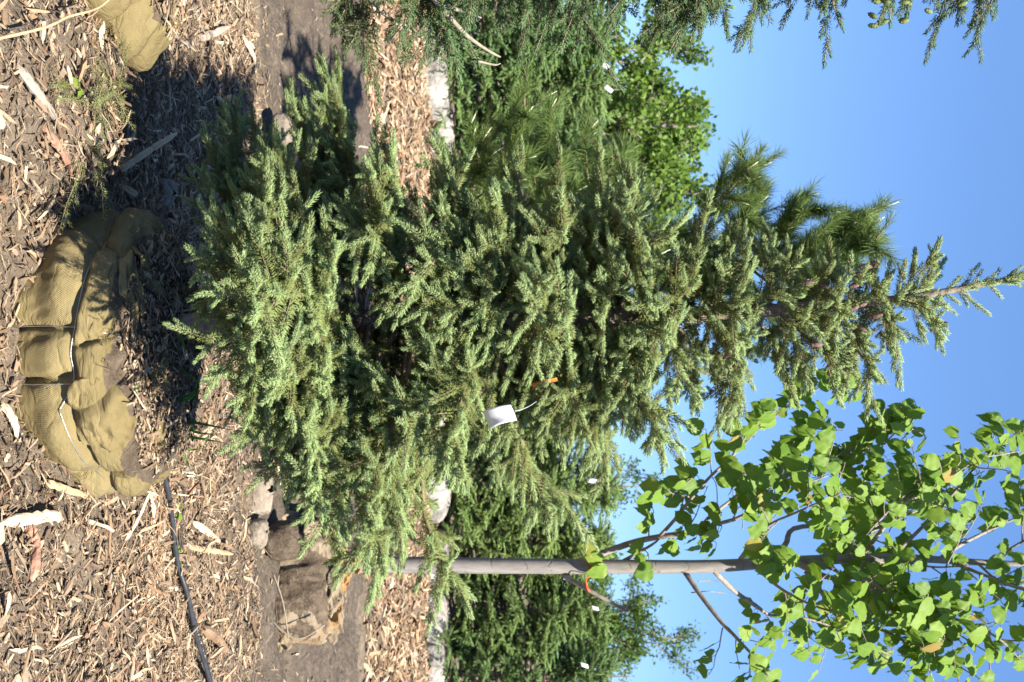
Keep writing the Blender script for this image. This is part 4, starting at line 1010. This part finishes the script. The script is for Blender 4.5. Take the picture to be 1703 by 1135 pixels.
def plant_tag(U, V, y, ux, uy, w, h, lab, mat='white', name='plant_tag', bend=.15):
    s = Soup(); s.add(*tag_mesh(at(U, V, y), ux, uy, w, h, bend)); o = s.build(name, M[mat]); return tag(o, lab, 'tag', 'white plant tags' if mat == 'white' else None)
plant_tag(692, 829, 2.60, nrm([-.30, -.25, 1]), nrm([1, -.35, .40]), .076, .046, 'blank white plastic tag hanging in the middle of the spruce crown', bend=.4)
plant_tag(800, 985, 12.4, [.2, 0, 1], [1, 0, .1], .16, .055, 'white tag on the far spruce under the thin sapling')
plant_tag(1012, 990, 12.3, [.2, 0, 1], [1, 0, .3], .08, .045, 'white tag on the leader just right of the linden stub')
plant_tag(1107, 972, 12.2, [.3, 0, 1], [1, 0, .2], .09, .05, 'white tag on the far spruce beyond the linden ball')
plant_tag(110, 1008, 12.4, [.5, 0, 1], [1, 0, -.3], .10, .05, 'white tag on a dark far spruce, nearer the cone-bearing left spruce')
plant_tag(148, 1012, 12.4, [.8, 0, 1], [1, 0, -.8], .11, .05, 'tilted white tag on a dark far spruce, nearer the pine')
P = spline([at(684, 856, 2.59), at(682, 866, 2.60), at(676, 880, 2.64), at(668, 892, 2.70)], 14); s = Soup(); s.add(*tube(P, .0008, 5)); tg = bpy.data.objects['plant_tag']; st = s.build('strap', M['white']); st.parent = tg
s = Soup(); s.add(*tag_mesh(at(636, 906, 3.05), nrm([-.25, .1, 1]), nrm([1, -.3, .2]), .075, .011, .1)); tag(s.build('ribbon', M['orange']), 'narrow orange ribbon deep inside the middle spruce above its white tag', 'ribbon')

# ------------------------------------------------------------------ drip irrigation line
P = spline([gpt(790, 262, .026), gpt(822, 269, .026), gpt(860, 275, .026), gpt(935, 283, .030), gpt(990, 300, .030), gpt(1060, 315, .030), gpt(1135, 338, .030), gpt(1230, 360, .012)], 90)
root = thing('irrigation_pipe', tuple(P[10]), 'black plastic irrigation pipe lying across the mulch right of the burlap ball', 'pipe')
s = Soup(); s.add(*tube(P, .0095, 10)); s.build('main_pipe', M['black'], root)
s = Soup(); s.add(*tube(spline([gpt(800, 283, .02), gpt(812, 292, .03), gpt(835, 300, .015), gpt(890, 291, .026), gpt(945, 300, .026), gpt(1000, 306, .026), gpt(1060, 325, .026), gpt(1135, 349, .012)], 60), .0032, 6)); s.build('drip_tube', M['black'], root)

# ------------------------------------------------------------------ single sticks, clods, grass, sprigs
def wood_mat(name, a, b):
    t = NT(name); o = t.obj(); n = t.noise(60, 6, o); n2 = t.noise(14, 4, o); return t.done(t.pr(t.mix(0.5, t.ramp(n, [(0.3, a), (0.7, b)]), t.ramp(n2, [(0.35, a), (0.65, b)])), .85, .2, n, .6, .004))
WM = {'pale': wood_mat('pale_split_wood', (0.42, 0.31, 0.19), (0.72, 0.60, 0.43)), 'grey': wood_mat('weathered_grey_wood', (0.20, 0.165, 0.13), (0.42, 0.36, 0.29)), 'red': wood_mat('red_barked_stick', (0.22, 0.10, 0.065), (0.46, 0.27, 0.19)), 'tan': wood_mat('tan_split_wood', (0.30, 0.20, 0.11), (0.55, 0.40, 0.24)), 'brown': wood_mat('brown_wood', (0.12, 0.075, 0.045), (0.30, 0.20, 0.125))}
def stick(name, pts, w, m, lab, seed, lift=.012, flat=.5, cat='stick', taper=.5):
    r = np.random.default_rng(seed); Q = spline([gpt(U, V, lift + (e[0] if e else 0)) for (U, V, *e) in pts], 16); n = len(Q)
    prof = np.interp(np.linspace(0, 1, n), [0, .12, .5, .88, 1], [.55, 1, 1, .85, taper * .5]) * (1 + .25 * (r.random(n) - .5)); v, f = tube(Q, prof * w * .5, 8, .35, r)
    ax = nrm(Q[-1] - Q[0]); u = nrm(Z3 - ax * ax[2]); c = np.concatenate([np.repeat(Q, 8, 0), Q[:1], Q[-1:]]); dv = v - c; v = c + dv - np.outer(dv @ u, u) * (1 - flat)
    s = Soup(); s.add(v, f); return tag(s.build(name, WM[m], smooth=False), lab, cat, None)
stick('broken_stick', [(284, 186, .02), (255, 205, .07), (222, 228, .14)], .026, 'pale', 'pale splintered stick leaning up out of the mulch left of the burlap ball', 1, flat=.7)
stick('broken_stick', [(872, 41), (900, 45, .01), (935, 46, .01), (968, 46)], .030, 'red', 'short reddish barked stick in the near mulch below the irrigation pipe', 2, flat=1)
stick('bark_strip', [(868, -2), (862, 35, .02), (858, 70, .02), (863, 97)], .034, 'pale', 'pale curved bark strip lying beside the short red stick', 3, flat=.35, cat='bark')
stick('wood_splinter', [(800, 61, .01), (818, 110, .01), (834, 176)], .022, 'tan', 'long tan splinter lying at the foot of the burlap ball on its right', 4)
stick('wood_splinter', [(899, 203), (860, 216, .02), (816, 230, .03)], .013, 'pale', 'thin pale splinter standing against the burlap ball near the pipe', 5, flat=.8)
stick('wood_splinter', [(869, 314, .005), (885, 338, .01), (904, 364)], .030, 'pale', 'broad pale splinter just behind the irrigation pipe near the burlap ball', 6)
stick('wood_splinter', [(910, 306), (916, 345, .01), (922, 384)], .026, 'tan', 'brown-tan splinter lying beside the broad pale one behind the pipe', 7)
stick('broken_stick', [(1045, 332), (1062, 350, .015), (1084, 372)], .050, 'brown', 'short thick hollow brown stick behind the irrigation pipe at its frame end', 8, flat=1)
stick('broken_stick', [(108, 18), (150, 45, .01), (202, 88)], .030, 'grey', 'long weathered grey stick in the near mulch on the left', 9, flat=.7)
stick('broken_stick', [(214, 66), (250, 88, .01), (292, 114)], .026, 'red', 'purplish brown stick lying past the end of the long grey stick', 10, flat=.7)
stick('wood_splinter', [(80, 295), (62, 328, .03), (44, 362, .05)], .035, 'grey', 'grey splinter lying in the dark shade behind the left burlap ball', 11, flat=.4)
stick('wood_splinter', [(672, -4), (695, 8, .01), (735, 26)], .030, 'pale', 'pale frayed splinter in front of the burlap ball at the very bottom', 12)
stick('wood_splinter', [(766, 446, .01), (785, 456, .02), (806, 464)], .058, 'pale', 'thick pale wood chunk on the dark clod near the linden ball', 13, flat=.6)
stick('wood_splinter', [(60, 400), (95, 412, .02), (122, 422)], .035, 'pale', 'pale splinter at the edge of the dirt track on the left', 14)
stick('wood_splinter', [(752, 113, .0), (758, 100, .0), (765, 84)], .02, 'pale', 'white scrap lying against the lower right of the burlap ball', 15)
# long thin twig arching over the left ball
P = spline([at(66, -8, 2.45), at(50, 60, 2.56), at(40, 90, 2.62), at(28, 114, 2.68), at(13, 164, 2.78), at(-20, 200, 2.9)], 30); s = Soup(); s.add(*tube(P, np.linspace(.0042, .003, 30), 7, .2, np.random.default_rng(3)))
tag(s.build('fallen_twig', WM['tan']), 'long thin tan twig lying up over the left burlap ball', 'twig')
P = spline([gpt(88, 176, .03), gpt(110, 186, .035), gpt(150, 196, .03), gpt(200, 199, .03), gpt(240, 203, .02)], 30); s = Soup(); s.add(*tube(P, .0028, 6, .2, np.random.default_rng(3)))
tag(s.build('fallen_twig', WM['grey']), 'thin grey root-like twig along the rim of the mulch bank left of the burlap ball', 'twig')

def clod(U, V, y, rx, ry, rz, lab, seed, m='clod'):
    r = np.random.default_rng(seed); nu, nv = 40, 24; a, b = np.meshgrid(np.linspace(0, 2 * math.pi, nu, endpoint=False), np.linspace(-1.5, 1.5, nv))
    cb = np.abs(np.cos(b)) ** .6; sb = np.sign(np.sin(b)) * np.abs(np.sin(b)) ** .7; d = 1 + .30 * fbm(np.cos(a) * 1.5 + seed, np.sin(a) * 1.5 + b, seed, 3) + .16 * fbm(np.cos(a) * 5 + seed, np.sin(a) * 5 + b * 4, seed + 3, 3)
    p = at(U, V, y); v = np.stack([p[0] + rx * d * cb * np.cos(a), p[1] + ry * d * cb * np.sin(a), p[2] + rz * d * sb], -1).reshape(-1, 3)
    i = np.arange(nv - 1)[:, None] * nu; j = np.arange(nu)[None]; k = (j + 1) % nu; s = Soup(); s.add(v, np.stack([i + j, i + k, i + nu + k, i + nu + j], -1).reshape(-1, 4)); return tag(s.build('soil_clod', M[m]), lab, 'clod')
clod(815, 425, 5.5, .13, .10, .085, 'large dry grey-brown soil clod beside the pale wood chunk', 71)
clod(885, 428, 5.4, .075, .07, .055, 'smaller smooth grey soil clod between the large clod and the linden ball', 72)
clod(900, 470, 5.75, .11, .09, .09, 'crumbly dark soil lump at the foot of the linden ball', 73, 'ballsoil')
clod(215, 470, 5.6, .09, .08, .05, 'flat soil clod on the edge of the dirt track left of the spruce', 74)
clod(322, 268, 4.15, .06, .06, .05, 'pale soil lump in the shade just left of the burlap ball', 75)

def grass(pts_list, lab, seed):
    r = np.random.default_rng(seed); s = Soup(); first = None
    for a in pts_list:
        P = spline([at(U, V, y) for (U, V, y) in a], 14); first = P[0] if first is None else first; T = nrm(np.gradient(P, axis=0)); sd = nrm(np.cross(T, CAM - P) * .7 + r.normal(0, .12, 3)); w_ = np.interp(np.linspace(0, 1, 14), [0, .3, 1], [.5, 1, .05]) * .0055
        v = np.stack([P - sd * w_[:, None], P + np.cross(T, sd) * .002, P + sd * w_[:, None]], 1).reshape(-1, 3); i = np.arange(13)[:, None] * 3; j = np.arange(2)[None]; s.add(v, np.stack([i + j, i + j + 1, i + 4 + j, i + 3 + j], -1).reshape(-1, 4), 0, r.random())
    return tag(s.build('grass_tuft', M['grass']), lab, 'grass')
grass([[(552, 232, 3.2), (545, 280, 3.25), (532, 338, 3.35)], [(540, 290, 3.25), (565, 303, 3.2), (598, 311, 3.15)], [(575, 262, 3.2), (578, 275, 3.2), (572, 290, 3.2)], [(590, 255, 3.2), (603, 268, 3.2), (606, 280, 3.2)]], 'few long grass blades growing from the top of the burlap ball', 1)
grass([[(668, 290, 3.3), (662, 318, 3.3), (640, 330, 3.32), (622, 312, 3.3), (600, 288, 3.3)], [(666, 292, 3.3), (650, 326, 3.3), (625, 327, 3.35)]], 'curled grass blade bent over the dark litter behind the burlap ball', 2)
grass([[(640, 203, 2.98), (642, 218, 2.98), (632, 230, 2.98)], [(641, 204, 2.98), (648, 222, 2.98), (640, 236, 2.98)]], 'small two-leaved green sprout at the front rim of the burlap ball', 4)
grass([[(690, 265, 3.35), (704, 300, 3.4), (716, 332, 3.45)], [(698, 290, 3.35), (706, 340, 3.45), (717, 390, 3.5)], [(725, 300, 3.4), (730, 335, 3.45), (738, 380, 3.5)], [(742, 295, 3.4), (748, 315, 3.4), (746, 340, 3.45)], [(700, 295, 3.4), (720, 330, 3.45), (722, 370, 3.5)], [(735, 300, 3.4), (760, 308, 3.4), (786, 318, 3.42)]], 'spray of green grass blades at the back right of the burlap ball', 3)

def sprigs():
    r = np.random.default_rng(91); fo = Foliage(kinds(1.0, 40, 30, .0024, 700)); s = Soup()
    for k in range(15):
        U = r.uniform(95, 300); V = 195 - r.random() ** 1.3 * 70 if U > 160 else r.uniform(110, 190); P = gpt(U, V, .012); az = r.uniform(0, 6.28); A = nrm([math.cos(az), math.sin(az), r.uniform(-.1, .25)])
        for j in range(3):
            fo.put('old', P, A, Z3, .9, r.uniform(.1, .5)); sd = np.cross(A, Z3)
            for q in (-1, 1):
                if r.random() < .6: fo.put('old', P, nrm(A * .7 + sd * q * .8), Z3, .7, r.uniform(.1, .5))
            P = P + A * .07; A = nrm(A + r.normal(0, .15, 3))
    fo.flush(s, r); tag(s.build('cut_sprigs', [M['needle'], M['twig']]), 'green spruce clippings strewn on the mulch bank left of the burlap ball', 'clippings', kind='stuff')
sprigs()

def weeds():
    r = np.random.default_rng(93); s = Soup(); items = []
    for (U, V, n) in [(845, 292, 9), (870, 290, 7), (915, 295, 8), (932, 298, 7), (155, 132, 3), (628, 222, 4)]:
        p = gpt(U, V, .01)
        for k in range(n): az = r.uniform(0, 6.28); items.append((*(p + r.normal(0, .02, 3) * [1, 1, .3]), math.cos(az), math.sin(az), .3, *nrm(Z3 + r.normal(0, .3, 3)), r.uniform(.018, .032), r.uniform(.5, .85)))
    put_leaves(s, items, r); tag(s.build('weeds', M['leaf']), 'small yellow-green weed seedlings along the irrigation pipe', 'weeds', kind='stuff')
weeds()
